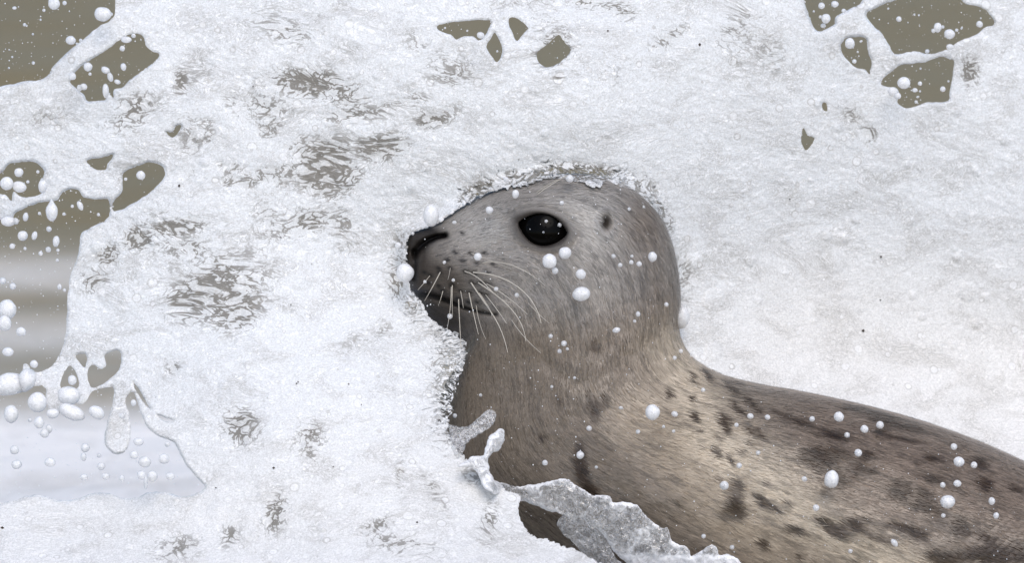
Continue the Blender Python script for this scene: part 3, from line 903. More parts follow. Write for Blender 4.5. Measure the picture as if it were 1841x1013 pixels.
# ------------------------------------------------------------------ seal
def build_seal():
    root = bpy.data.objects.new('seal', None)
    C.objects.link(root)
    root['label'] = 'brown-grey spotted seal raising its head out of the white wave'
    root['category'] = 'seal'
    base_z = -0.05
    root.location = (0.25, 0, base_z)
    M, N = su.shape
    u, v = su, sv
    # pelage colour, with shade painted in on the chest front
    def mix(a, b, f):
        return a * (1 - f[..., None]) + np.array(b) * f[..., None]
    col = np.zeros((M, N, 3)) + np.array(srgb(120, 109, 97))
    headm = 1 - smooth(-40, 90, (v - 560) + 0.28 * (u - 1000) * (u > 1000))
    headm *= (1 - smooth(1230, 1300, u))
    col = mix(col, srgb(134, 129, 123), np.clip(headm, 0, 1))
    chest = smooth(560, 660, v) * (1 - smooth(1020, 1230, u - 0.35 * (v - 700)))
    col = mix(col, srgb(109, 99, 87), np.clip(chest, 0, 1) * 0.95)  # shade of the chest front, put into the coat colour
    band = np.exp(-(line_dist(u, v, [(1222, 625), (1238, 700), (1262, 780), (1330, 850), (1420, 900), (1560, 990), (1700, 1080)]) / 62) ** 2)
    col = mix(col, srgb(186, 173, 153), band * 0.85)
    band2 = np.exp(-(line_dist(u, v, [(1150, 760), (1230, 850), (1330, 960), (1420, 1040)]) / 60) ** 2)
    col = mix(col, srgb(160, 145, 124), band2 * 0.6)
    back = smooth(1330, 1480, u - 0.4 * (v - 720)) * (1 - smooth(860, 1010, v - 0.1 * (u - 1400)))
    col = mix(col, srgb(112, 98, 86), back * 0.8)
    bluegrey = gauss(u, v, 1050, 400, 90, 60) + gauss(u, v, 870, 410, 70, 40)
    col = mix(col, srgb(160, 158, 154), np.clip(bluegrey, 0, 1) * 0.65)
    brownhead = gauss(u, v, 1150, 400, 40, 60) + 0.7 * gauss(u, v, 1180, 510, 30, 90)
    col = mix(col, srgb(104, 92, 79), np.clip(brownhead, 0, 1) * 0.7)
    # spots: u, v, half length, half width, angle, strength
    spots = [(1267, 673, 20, 7, 55, .9), (1241, 677, 22, 5, 62, .7), (1308, 698, 22, 6, 50, .9), (1322, 688, 13, 5, 45, .8), (1241, 718, 11, 6, 60, .9),
             (1245, 749, 14, 7, 55, 1), (1298, 761, 26, 9, 62, 1), (1316, 730, 20, 6, 50, .8), (1335, 747, 12, 5, 50, .7), (1345, 726, 24, 7, 48, .9),
             (1343, 775, 17, 6, 45, .7), (1363, 780, 15, 6, 45, .7), (1284, 814, 18, 8, 65, .9), (1288, 788, 11, 6, 60, .7), (1308, 824, 15, 6, 60, .8),
             (1253, 775, 9, 5, 50, .6), (1257, 800, 12, 5, 50, .6), (1339, 796, 9, 5, 45, .6), (1326, 812, 13, 8, 60, .6), (1322, 869, 17, 9, 65, .9),
             (1290, 861, 12, 8, 60, .6), (1318, 908, 32, 15, 72, 1), (1300, 926, 16, 18, 0, .5), (1375, 869, 12, 8, 40, .6), (1363, 898, 18, 10, 40, .8),
             (1384, 914, 22, 8, 40, .7), (1412, 906, 12, 8, 30, .6), (1367, 979, 17, 12, 30, .8), (1428, 953, 28, 9, 15, .7), (1437, 1000, 14, 8, 40, .6),
             (1494, 951, 42, 12, 33, 1), (1534, 943, 22, 15, 25, .95), (1462, 828, 34, 16, 25, 1), (1494, 784, 38, 10, 10, .75), (1485, 816, 48, 14, 8, .8),
             (1551, 820, 16, 10, 0, .8), (1551, 845, 28, 9, 10, .8), (1502, 865, 26, 20, 0, .85), (1612, 881, 24, 18, 10, 1), (1657, 885, 22, 10, 20, .8),
             (1653, 910, 28, 14, 20, .85), (1669, 861, 28, 9, 10, .75), (1669, 824, 28, 7, 10, .7), (1755, 832, 22, 13, 10, .8), (1722, 947, 22, 17, 20, 1),
             (1649, 963, 20, 13, 20, .9), (1616, 949, 28, 7, 10, .8), (1583, 969, 28, 9, 10, .6), (1689, 1004, 36, 14, 10, 1), (1795, 996, 80, 17, 0, 1.1),
             (1771, 967, 16, 9, 10, .7), (1767, 869, 22, 14, 15, .8), (1608, 763, 80, 8, 14, .7), (1559, 739, 66, 6, 14, .7), (1608, 788, 66, 8, 10, .7),
             (1820, 877, 18, 8, 20, .7), (1547, 902, 12, 6, 20, .5), (1400, 745, 40, 8, 25, .5), (1440, 760, 40, 8, 18, .5),
             (1069, 620, 20, 15, 80, .55), (1063, 722, 22, 17, 70, .75), (1087, 716, 15, 7, 95, .75), (1069, 751, 15, 9, 80, .85), (973, 787, 12, 9, 80, .6),
             (1004, 718, 14, 6, 90, .5), (1042, 840, 30, 13, 82, 1), (1059, 881, 18, 14, 40, .9), (1040, 800, 20, 10, 85, .5), (1095, 804, 13, 12, 60, .5), (1197, 708, 12, 7, 80, .9),
             (1168, 411, 15, 6, 60, .45), (1182, 516, 28, 7, 85, .35), (1230, 760, 9, 6, 60, .5),
             (1190, 780, 9, 6, 60, .5), (1215, 905, 14, 9, 45, .5), (1240, 930, 14, 8, 45, .4), (1170, 860, 10, 8, 50, .4),
             (1900, 960, 40, 20, 20, .9), (1960, 1040, 40, 20, 20, .9), (2050, 1050, 50, 20, 20, .9), (1880, 900, 30, 12, 20, .8), (1560, 1040, 30, 16, 20, .9), (1620, 1060, 30, 16, 20, .8)]
    wu = u + 5 * fbm(u / 12, v / 12, 3, 101); wv = v + 5 * fbm(u / 12, v / 12, 3, 102)
    dark = np.zeros_like(u)
    for a, b, r1, r2, ang, k in spots:
        m = (np.abs(u - a) < 3 * r1 + 20) & (np.abs(v - b) < 3 * r1 + 20)
        g = gauss(wu[m], wv[m], a, b, r1, r2 * 1.08, ang) * k
        dark[m] = 1 - (1 - dark[m]) * (1 - np.clip(g, 0, 0.97))
    speck = smooth(0.30, 0.62, fbm(u / 24, v / 16, 3, 110)) * smooth(1200, 1420, u) * 0.40
    dark = 1 - (1 - dark) * (1 - speck)
    dark = smooth(0.16, 0.72, dark + 0.12 * fbm(u / 7, v / 5, 3, 115) * (dark > 0.03))
    lum = col.mean(-1, keepdims=True)
    col = (col * 0.94 + lum * 0.06) * 1.22
    col = mix(col, srgb(56, 43, 32), dark * 0.92)
    # bare dark skin: nose, lips, lids, ear
    nose = np.clip(2.2 * gauss(u, v, 736, 455, 30, 56) + 1.2 * gauss(u, v, 768, 422, 34, 15, -8), 0, 1)
    col = mix(col, srgb(30, 25, 21), nose * 0.95)
    muzz = np.clip(1.25 * gauss(u, v, 785, 505, 78, 50, 18) + 0.9 * gauss(u, v, 800, 575, 80, 30, 20), 0, 1)
    col = mix(col, srgb(58, 50, 42), muzz * 0.88)
    col = mix(col, (0.004, 0.003, 0.003), np.clip(1.3 * np.exp(-(line_dist(u, v, NOSTRIL) / 6) ** 2), 0, 1))
    col = mix(col, (0.006, 0.005, 0.004), 0.95 * np.exp(-(line_dist(u, v, NOSE_CREASE) / 6) ** 2))
    col = mix(col, (0.006, 0.005, 0.004), (0.98 - 0.35 * smooth(830, 900, u)) * np.exp(-(line_dist(u, v, MOUTH) / (2.6 + 4.0 * smooth(870, 770, u))) ** 2))
    ins, out = eye_field(u, v)
    lid = np.exp(-(np.maximum(out, 0) / 9.5) ** 1.5)
    col = mix(col, srgb(30, 23, 18), lid * 0.92)
    lid2 = np.exp(-((out - 15) / 4) ** 2)
    col = mix(col, srgb(80, 72, 64), lid2 * 0.22)
    lowlid = np.exp(-((out - 11) / 3.0) ** 2) * smooth(420, 440, v)
    col = mix(col, srgb(128, 120, 110), lowlid * 0.55)
    corner = gauss(u, v, 938, 396, 16, 9, 15)
    col = mix(col, srgb(34, 26, 20), corner * 0.8)
    ear = np.exp(-(((u - 1089) / 9.0) ** 2 + ((v - 401) / 13.0) ** 2) ** 1.5)
    col = mix(col, srgb(32, 25, 20), ear)
    # follicle dots on the whisker pad
    for (a, b) in FOLL:
        m = (np.abs(u - a) < 12) & (np.abs(v - b) < 12)
        g = gauss(u[m], v[m], a, b, 6.0, 3.8, 25)
        c = col[m]
        col[m] = c * (1 - 0.97 * g[:, None]) + np.array(srgb(16, 13, 11)) * 0.97 * g[:, None]
    bare = np.clip(np.maximum(np.maximum(nose, lid), 0.35 * muzz), 0, 1)
    # hair direction coordinates: along the body (metres), round the body
    half = 0.5 * np.hypot(STA[:, 0] - STA[:, 2], STA[:, 1] - STA[:, 3])
    girth = np.abs(np.where(th > np.pi, th - 2 * np.pi, th))
    flow = np.stack([arcg * S, np.broadcast_to(girth, u.shape) * 0.13 + 0 * u, np.zeros_like(u)], -1)
    idx = np.arange(M * N).reshape(M, N)
    nx = np.roll(idx, -1, 1)
    f = np.stack([idx[:-1], nx[:-1], nx[1:], idx[1:]], -1).reshape(-1, 4)
    co = SP.reshape(-1, 3) - np.array(root.location)
    # close both ends
    me = mesh_from('seal_body', co, f[:, ::-1])
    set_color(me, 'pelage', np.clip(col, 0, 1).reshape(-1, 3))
    set_float(me, 'bare', bare)
    a = me.attributes.new('flow', 'FLOAT_VECTOR', 'POINT')
    a.data.foreach_set('vector', flow.astype(np.float32).ravel())
    link('body', me, M_FUR, root)
    # short wet hairs lying back along the coat
    rg = np.random.default_rng(3)
    ta_ = np.gradient(SP, axis=0); tb_ = np.gradient(SP, axis=1)
    nn = np.cross(ta_, tb_)
    area = np.linalg.norm(nn, axis=-1)
    nn /= area[..., None] + 1e-12
    tl = np.linalg.norm(ta_, axis=-1, keepdims=True) + 1e-9
    vis = (u < 1980) & (v < 1120) & (bare < 0.25) & (out > 9) & (line_dist(u, v, MOUTH) > 8) & (ear < 0.04)
    vis[:8] = False
    vis &= (SP[..., 1] < 0.06)
    pr = (area * vis).ravel(); pr /= pr.sum()
    H = 120000
    pick = rg.choice(M * N, H, p=pr)
    nrm_ = nn.reshape(-1, 3)[pick]
    ctr = SP.reshape(-1, 3)[pick]
    flip = np.where((nrm_[:, 1] * np.where(side.reshape(-1)[pick] < 0, -1, 1)) < 0, -1.0, 1.0)
    nrm_ = nrm_ * flip[:, None]
    dirn = (ta_ / tl).reshape(-1, 3)[pick]
    wid = np.cross(dirn, nrm_); wid /= np.linalg.norm(wid, axis=1, keepdims=True) + 1e-9
    dirn = dirn + 0.16 * rg.normal(size=(H, 1)) * wid
    face = 1 - smooth(820, 1180, u.reshape(-1)[pick])
    ln = (0.0085 - 0.0050 * face) * rg.uniform(0.6, 1.3, H)
    wd = 0.00032 * rg.uniform(0.6, 1.3, H)
    ctr = ctr + (rg.uniform(-1, 1, H) * 0.001)[:, None] * wid
    a0 = ctr - wid * wd[:, None] + nrm_ * 0.0001
    a1 = ctr + wid * wd[:, None] + nrm_ * 0.0001
    mid0 = ctr + dirn * (ln * 0.55)[:, None] + nrm_ * (ln * 0.10)[:, None]
    tip = ctr + dirn * ln[:, None] + nrm_ * (ln * 0.10)[:, None]
    hv = np.stack([a0, a1, mid0 + wid * (wd * 0.8)[:, None], tip, mid0 - wid * (wd * 0.8)[:, None]], 1).reshape(-1, 3) - np.array(root.location)
    b5 = np.arange(H)[:, None] * 5
    hf = np.concatenate([b5 + np.array([[0, 1, 2]]), b5 + np.array([[0, 2, 4]]), b5 + np.array([[4, 2, 3]])])
    hm = mesh_from('fur', hv, hf)
    fx = flow.reshape(-1, 3)[pick]
    st1 = fbm(fx[:, 0] * 40 + 1.2 * vnoise(fx[:, 0] * 9, fx[:, 1] * 20, 4), fx[:, 1] * 560, 2, 201)
    clump = 1.08 - 0.42 * smooth(0.05, 0.5, st1) + 0.12 * smooth(-0.1, -0.5, st1)
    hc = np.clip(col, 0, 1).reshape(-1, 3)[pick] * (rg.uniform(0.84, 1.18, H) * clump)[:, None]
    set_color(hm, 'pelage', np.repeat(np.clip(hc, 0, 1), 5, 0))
    fo = link('fur', hm, M_HAIR, root)
    fo['kind'] = 'stuff'
    # eyes
    k = np.argmin((su - EYE_U) ** 2 + (sv - EYE_V) ** 2 + np.where(sy < 0, 0, 1e9))
    i, j = np.unravel_index(k, su.shape)
    P0 = ray_point(su, sv, sy * S)
    p = P0[i, j]
    ta = P0[i + 6, j] - P0[i - 6, j]; tb = P0[i, j + 6] - P0[i, j - 6]
    n = np.cross(ta, tb); n /= np.linalg.norm(n)
    if n[1] > 0:
        n = -n
    n = n + np.array([-0.05, -0.6, 0.0]); n /= np.linalg.norm(n)
    R = 50 * S
    for sgn in (1, -1):
        c = p - n * (R - 5 * S)
        if sgn < 0:
            c = np.array([c[0], -c[1], c[2]])
        em = ball_mesh('eye', 40, 24)
        e = link('eye', em, M_EYE, root)
        e.location = Vector(c - np.array(root.location)); e.scale = (R, R, R)
    return root


def ball_mesh(name, n=24, m=14):
    vs = [(0, 0, 1)]
    for a in range(1, m):
        for b in range(n):
            t, f = math.pi * a / m, 2 * math.pi * b / n
            vs.append((math.sin(t) * math.cos(f), math.sin(t) * math.sin(f), math.cos(t)))
    vs.append((0, 0, -1))
    fs = [(0, 1 + b, 1 + (b + 1) % n) for b in range(n)]
    for a in range(m - 2):
        for b in range(n):
            x, y = 1 + a * n + b, 1 + a * n + (b + 1) % n
            fs += [(x, x + n, y + n), (x, y + n, y)]
    q = 1 + (m - 2) * n
    fs += [(q + b, len(vs) - 1, q + (b + 1) % n) for b in range(n)]
    return mesh_from(name, np.array(vs), np.array(fs))


def zoomed(pts):          # points measured on an enlargement of the head
    return [(680 + x / 2.6655, 280 + y / 2.6655) for x, y in pts]


FOLL = zoomed([(365, 465), (440, 468), (505, 468), (330, 500), (400, 505), (470, 515), (545, 520), (290, 540), (345, 540), (415, 555), (455, 562), (520, 560),
               (295, 560), (250, 575), (355, 620), (445, 608), (485, 612), (525, 617), (290, 625), (350, 630), (395, 650), (435, 658), (485, 660), (515, 668),
               (310, 650), (385, 688), (400, 372), (240, 610), (220, 560), (430, 700), (470, 700)])
WHISK = [([(455, 560), (620, 600), (730, 690), (780, 805)], 1.0), ([(500, 515), (620, 520), (730, 570), (800, 625)], .75), ([(445, 610), (520, 720), (580, 820), (620, 945)], .95),
         ([(480, 610), (590, 690), (670, 780), (708, 892)], .95), ([(520, 615), (620, 680), (715, 762)], .8), ([(415, 555), (500, 605), (565, 670), (640, 705)], .75),
         ([(485, 660), (530, 730), (545, 772)], .7), ([(515, 668), (570, 740), (615, 806)], .75), ([(435, 658), (455, 750), (480, 858)], .8),
         ([(385, 688), (390, 800), (398, 924)], .8), ([(350, 630), (345, 730), (330, 832)], .65), ([(355, 622), (354, 700), (356, 765)], .6), ([(395, 650), (402, 690), (408, 732)], .6),
         ([(297, 560), (260, 630), (222, 697)], .7), ([(310, 650), (300, 685), (288, 720)], .55), ([(247, 577), (220, 610), (190, 645)], .55), ([(345, 540), (340, 570), (333, 596)], .45),
         ([(640, 790), (700, 870), (780, 948)], .6), ([(470, 720), (485, 800), (515, 880)], .5), ([(720, 710), (780, 770), (822, 806)], .55), ([(445, 468), (530, 500), (640, 545)], .5)]
BROW = [([(765, 185), (840, 132), (932, 82)], .7), ([(758, 178), (830, 130), (905, 100)], .5), ([(712, 158), (718, 138), (725, 120)], .5), ([(460, 458), (520, 420), (605, 395)], .45)]
CHIN = [([(112, 668), (80, 735), (60, 802)], .5), ([(140, 690), (128, 715), (122, 742)], .4)]


def tube(name, pts, r0, r1, mat, parent, seg=5, n=14):
    pts = np.array(pts, float)
    t = np.linspace(0, 1, len(pts))
    tt = np.linspace(0, 1, n)
    if len(pts) >= 3:
        co = np.stack([np.polyval(np.polyfit(t, pts[:, k], min(3, len(pts) - 1)), tt) for k in range(3)], 1)
    else:
        co = np.stack([np.interp(tt, t, pts[:, k]) for k in range(3)], 1)
    d = np.gradient(co, axis=0)
    vs, fs = [], []
    for i in range(n):
        a = Vector(d[i]).normalized()
        b = a.cross(Vector((0, 1, 0.2))).normalized(); c = a.cross(b)
        r = r0 + (r1 - r0) * tt[i]
        for k in range(seg):
            f = 2 * math.pi * k / seg
            vs.append(co[i] + r * (math.cos(f) * np.array(b) + math.sin(f) * np.array(c)))
    for i in range(n - 1):
        for k in range(seg):
            x, y = i * seg + k, i * seg + (k + 1) % seg
            fs.append((x, y, y + seg, x + seg))
    off = np.array(parent.location)
    return link(name, mesh_from(name, np.array(vs) - off, np.array(fs)), mat, parent)


seal = build_seal()


def whisker_path(pts, lift):
    out = []
    uv = zoomed(pts)
    y0 = float(grid_at(FRONT, *uv[0]))
    y0 = y0 if y0 < 8 else 0.0
    for i, (a, b) in enumerate(uv):
        f = i / (len(uv) - 1)
        y = float(grid_at(FRONT, a, b))
        y = min(y if y < 8 else 0.0, y0 + 0.02)
        out.append(ray_point(a, b, y - 0.001 - lift * f - (0.006 if i else 0)))
    return out


for pts, k in WHISK:
    tube('whisker', whisker_path(pts, 0.03), 0.0008 * k, 0.0003 * k, M_WHISKER, seal)
for pts, k in BROW:
    tube('brow_whisker', whisker_path(pts, 0.02), 0.0007 * k, 0.0003 * k, M_WHISKER, seal)
for pts, k in CHIN:
    tube('chin_whisker', whisker_path(pts, 0.02), 0.0006 * k, 0.0003 * k, M_WHISKER_DARK, seal)

# ------------------------------------------------------------------ splashes thrown up in front of the chest
SPLASH = [
    ('splash_crest', 'ragged translucent splash crest running down in front of the seal\'s chest', 'splash', 0.22, 0.0032,
     [(880, 862), (900, 868), (915, 872), (935, 875), (965, 871), (990, 866), (1010, 862), (1022, 863), (1035, 872), (1050, 882), (1066, 892), (1080, 890), (1096, 893), (1102, 904), (1118, 902),
      (1132, 906), (1148, 911), (1158, 925), (1172, 938), (1190, 950), (1200, 950), (1205, 962), (1210, 974), (1222, 980), (1232, 982), (1240, 990), (1245, 1000), (1262, 990),
      (1280, 981), (1291, 988), (1294, 1000), (1310, 997), (1325, 1004), (1335, 1020), (1345, 1040), (1180, 1045), (1130, 1016), (1108, 998), (1094, 978), (1084, 962), (1072, 952), (1060, 950), (1052, 936),
      (1040, 932), (1030, 938), (1020, 930), (1005, 924), (990, 920), (965, 912), (945, 904), (925, 898), (900, 886)]),
    ('splash_veil', 'speckled see-through water veil hanging under the splash crest', 'splash', 0.02, 0.0016,
     [(1022, 922), (1060, 934), (1084, 952), (1096, 980), (1108, 1005), (1136, 1034), (1062, 1036), (1048, 1006), (1040, 988), (1026, 972), (1012, 962), (1002, 945), (1008, 930)]),
    ('water_finger', 'thin water finger ending in a blob before the seal\'s dark chest', 'splash', 0.45, 0.006,
     [(822, 840), (834, 832), (846, 823), (858, 820), (868, 819), (873, 806), (876, 792), (885, 782), (898, 771), (906, 775), (907, 793), (899, 808), (886, 816), (879, 825), (878, 838),
      (882, 851), (892, 866), (908, 880), (892, 890), (868, 874), (858, 852), (846, 841), (834, 841)]),
    ('water_film', 'clear torn water film clinging beside the seal\'s throat', 'splash', 0.05, 0.003,
     [(808, 766), (835, 770), (852, 758), (878, 738), (892, 742), (888, 762), (872, 776), (852, 788), (838, 800), (826, 828), (812, 812)])]
for name, lab, cat, dens, T, poly in SPLASH:
    pg = rounded(poly, 4)
    lo = pg.min(0) - 6; hi = pg.max(0) + 6
    us = np.arange(lo[0], hi[0], 1.7); vv = np.arange(lo[1], hi[1], 1.7)
    U, V = np.meshgrid(us, vv)
    sd = -poly_sd(U + 2.2 * fbm(U / 8, V / 8, 3, 121), V + 2.2 * fbm(U / 8, V / 8, 3, 122), pg)
    fr = grid_at(box_blur(np.where(FRONT < 8, FRONT, -0.15), 6), U, V)
    w = grid_at(DEPTH, U, V)
    edge = smooth(930, 880, U)
    dep = np.minimum(fr - 0.022, w * edge + (fr - 0.03) * (1 - edge))
    if name == 'water_finger':
        dep = dep - 0.02 - 0.02 * smooth(870, 780, V)
    rel = 0.0026 * fbm(U / 26, V / 26, 4, 131) + 0.0012 * (1 - np.abs(fbm(U / 10, V / 10, 2, 132)))
    rimf = np.exp(-np.abs(sd) / 5.0) * (0.25 if name in ('splash_veil', 'water_film') else 0.6)
    d_at = np.clip(dens + rimf + 0.5 * fbm(U / 40, V / 40, 3, 133) * (1 if name == 'splash_crest' else 0.2), 0, 1.2)
    if name == 'splash_crest':
        d_at = np.maximum(d_at, smooth(985, 1010, V) * 1.1)
    me = sheet_mesh(name, us, vv, sd, dep, rel, T, 9.0, {'dens': d_at})
    link(name, me, M_SPLASH, label=lab, category=cat, group='splashes before the chest')

# ------------------------------------------------------------------ droplets
BALLS = []
for k in range(6):
    me = ball_mesh('water_droplet', 18, 11)
    co = np.empty(len(me.vertices) * 3, np.float32); me.vertices.foreach_get('co', co); co = co.reshape(-1, 3)
    w = 0.11 if k else 0.03
    f = 1 + w * fbm(co[:, 0] * 1.3 + 7 * k, co[:, 2] * 1.3 + co[:, 1], 2, 140 + k)
    me.vertices.foreach_set('co', (co * f[:, None]).ravel())
    me.materials.append(M_DROP)
    BALLS.append(me)
TEAR = ball_mesh('water_droplet', 20, 14)
co = np.empty(len(TEAR.vertices) * 3, np.float32); TEAR.vertices.foreach_get('co', co); co = co.reshape(-1, 3)
sq = 1 - 0.62 * smooth(0.0, 1.0, co[:, 2])
co[:, 0] *= sq; co[:, 1] *= sq
TEAR.vertices.foreach_set('co', co.ravel()); TEAR.materials.append(M_DROP)

NAMED = [  # u, v, ru, rv, tilt, label
    (775, 388, 14, 20, 0, 'tall oval white droplet just above the seal\'s nose'),
    (728, 491, 16, 17, 0, 'large round white droplet at the front of the seal\'s muzzle'),
    (988, 470, 13, 13, 0, 'round white droplet below the seal\'s eye, left of a close pair'),
    (1016, 455, 11, 11, 0, 'round white droplet below the seal\'s eye, right of a close pair'),
    (998, 487, 6, 6, 0, 'small droplet tucked under the pair below the seal\'s eye'),
    (1044, 493, 9, 9, 0, 'mid-sized droplet on the seal\'s cheek above the big oval one'),
    (1045, 529, 16, 13, -12, 'largest white oval droplet on the seal\'s cheek'),
    (1173, 462, 8, 9, 0, 'white droplet on the back of the seal\'s head'),
    (1224, 572, 16, 21, 15, 'large oval white droplet at the nape of the seal\'s neck'),
    (927, 349, 6, 8, 0, 'oval white droplet on the brow above the seal\'s eye'),
    (880, 378, 7, 7, 0, 'white droplet on the seal\'s snout bridge, left of the eye'),
    (1024, 321, 7, 7, 0, 'white droplet on top of the seal\'s head beside the brow whisker'),
    (859, 462, 7, 7, 0, 'clear-centred droplet above the seal\'s whisker pad'),
    (1173, 742, 13, 14, 0, 'large white droplet on the pale band of the seal\'s neck'),
    (1495, 863, 13, 16, 12, 'largest white oval droplet on the seal\'s spotted back'),
    (1704, 903, 13, 12, 0, 'large white droplet low on the seal\'s flank at right'),
    (1724, 831, 10, 9, 0, 'white droplet on the seal\'s back close to the right edge'),
    (1508, 750, 9, 9, 0, 'crinkled white droplet just below the seal\'s back ridge'),
    (1302, 874, 8, 8, 0, 'white droplet over a dark spot on the seal\'s shoulder'),
    (1043, 819, 7, 7, 0, 'white droplet above the dark chest spot near the splash crest'),
    (980, 833, 5, 5, 0, 'small bright droplet on the dark chest left of the chest spot'),
    (185, 25, 15, 13, 10, 'largest white droplet in the top left gap of the wave'),
    (97, 6, 11, 11, 0, 'white droplet cut by the photo\'s top edge at upper left'),
    (127, 72, 9, 8, 0, 'white droplet near the foam bar in the top left gap'),
    (1625, 149, 12, 11, 0, 'largest white droplet in the lower gap at upper right'),
    (1707, 61, 10, 9, 0, 'largest white droplet in the widest gap at upper right'),
    (1528, 78, 9, 10, 0, 'white droplet in the small gap at upper right'),
    (1686, 49, 7, 9, 0, 'oval droplet beside the largest one in the widest upper right gap'),
    (864, 63, 7, 6, 0, 'white droplet in the long gap above the seal\'s head'),
    (253, 315, 8, 8, 0, 'white droplet in the leaf-shaped gap at left'),
    (93, 378, 11, 20, 0, 'hanging teardrop of foam in the dark gap at left'),
    (13, 557, 16, 18, 0, 'biggest white foam lump in the left gap, upper of two touching'),
    (8, 582, 13, 14, 0, 'white foam lump in the left gap, lower of two touching'),
    (130, 742, 24, 13, 25, 'long tilted foam lump below the small gaps at lower left'),
    (124, 712, 21, 17, 0, 'broad foam lump between the hanging drips at lower left'),
    (174, 742, 15, 11, 30, 'oval foam lump left of the hanging tongue at lower left'),
    (67, 724, 17, 18, 0, 'foam lump above the white surf at lower left'),
    (20, 745, 13, 16, 0, 'round foam lump nearest the left edge above the surf'),
    (18, 692, 32, 20, -10, 'wide foam lump on the left edge below the dark gap'),
    (48, 684, 16, 22, 25, 'pointed foam lump beside the wide one on the left edge'),
]
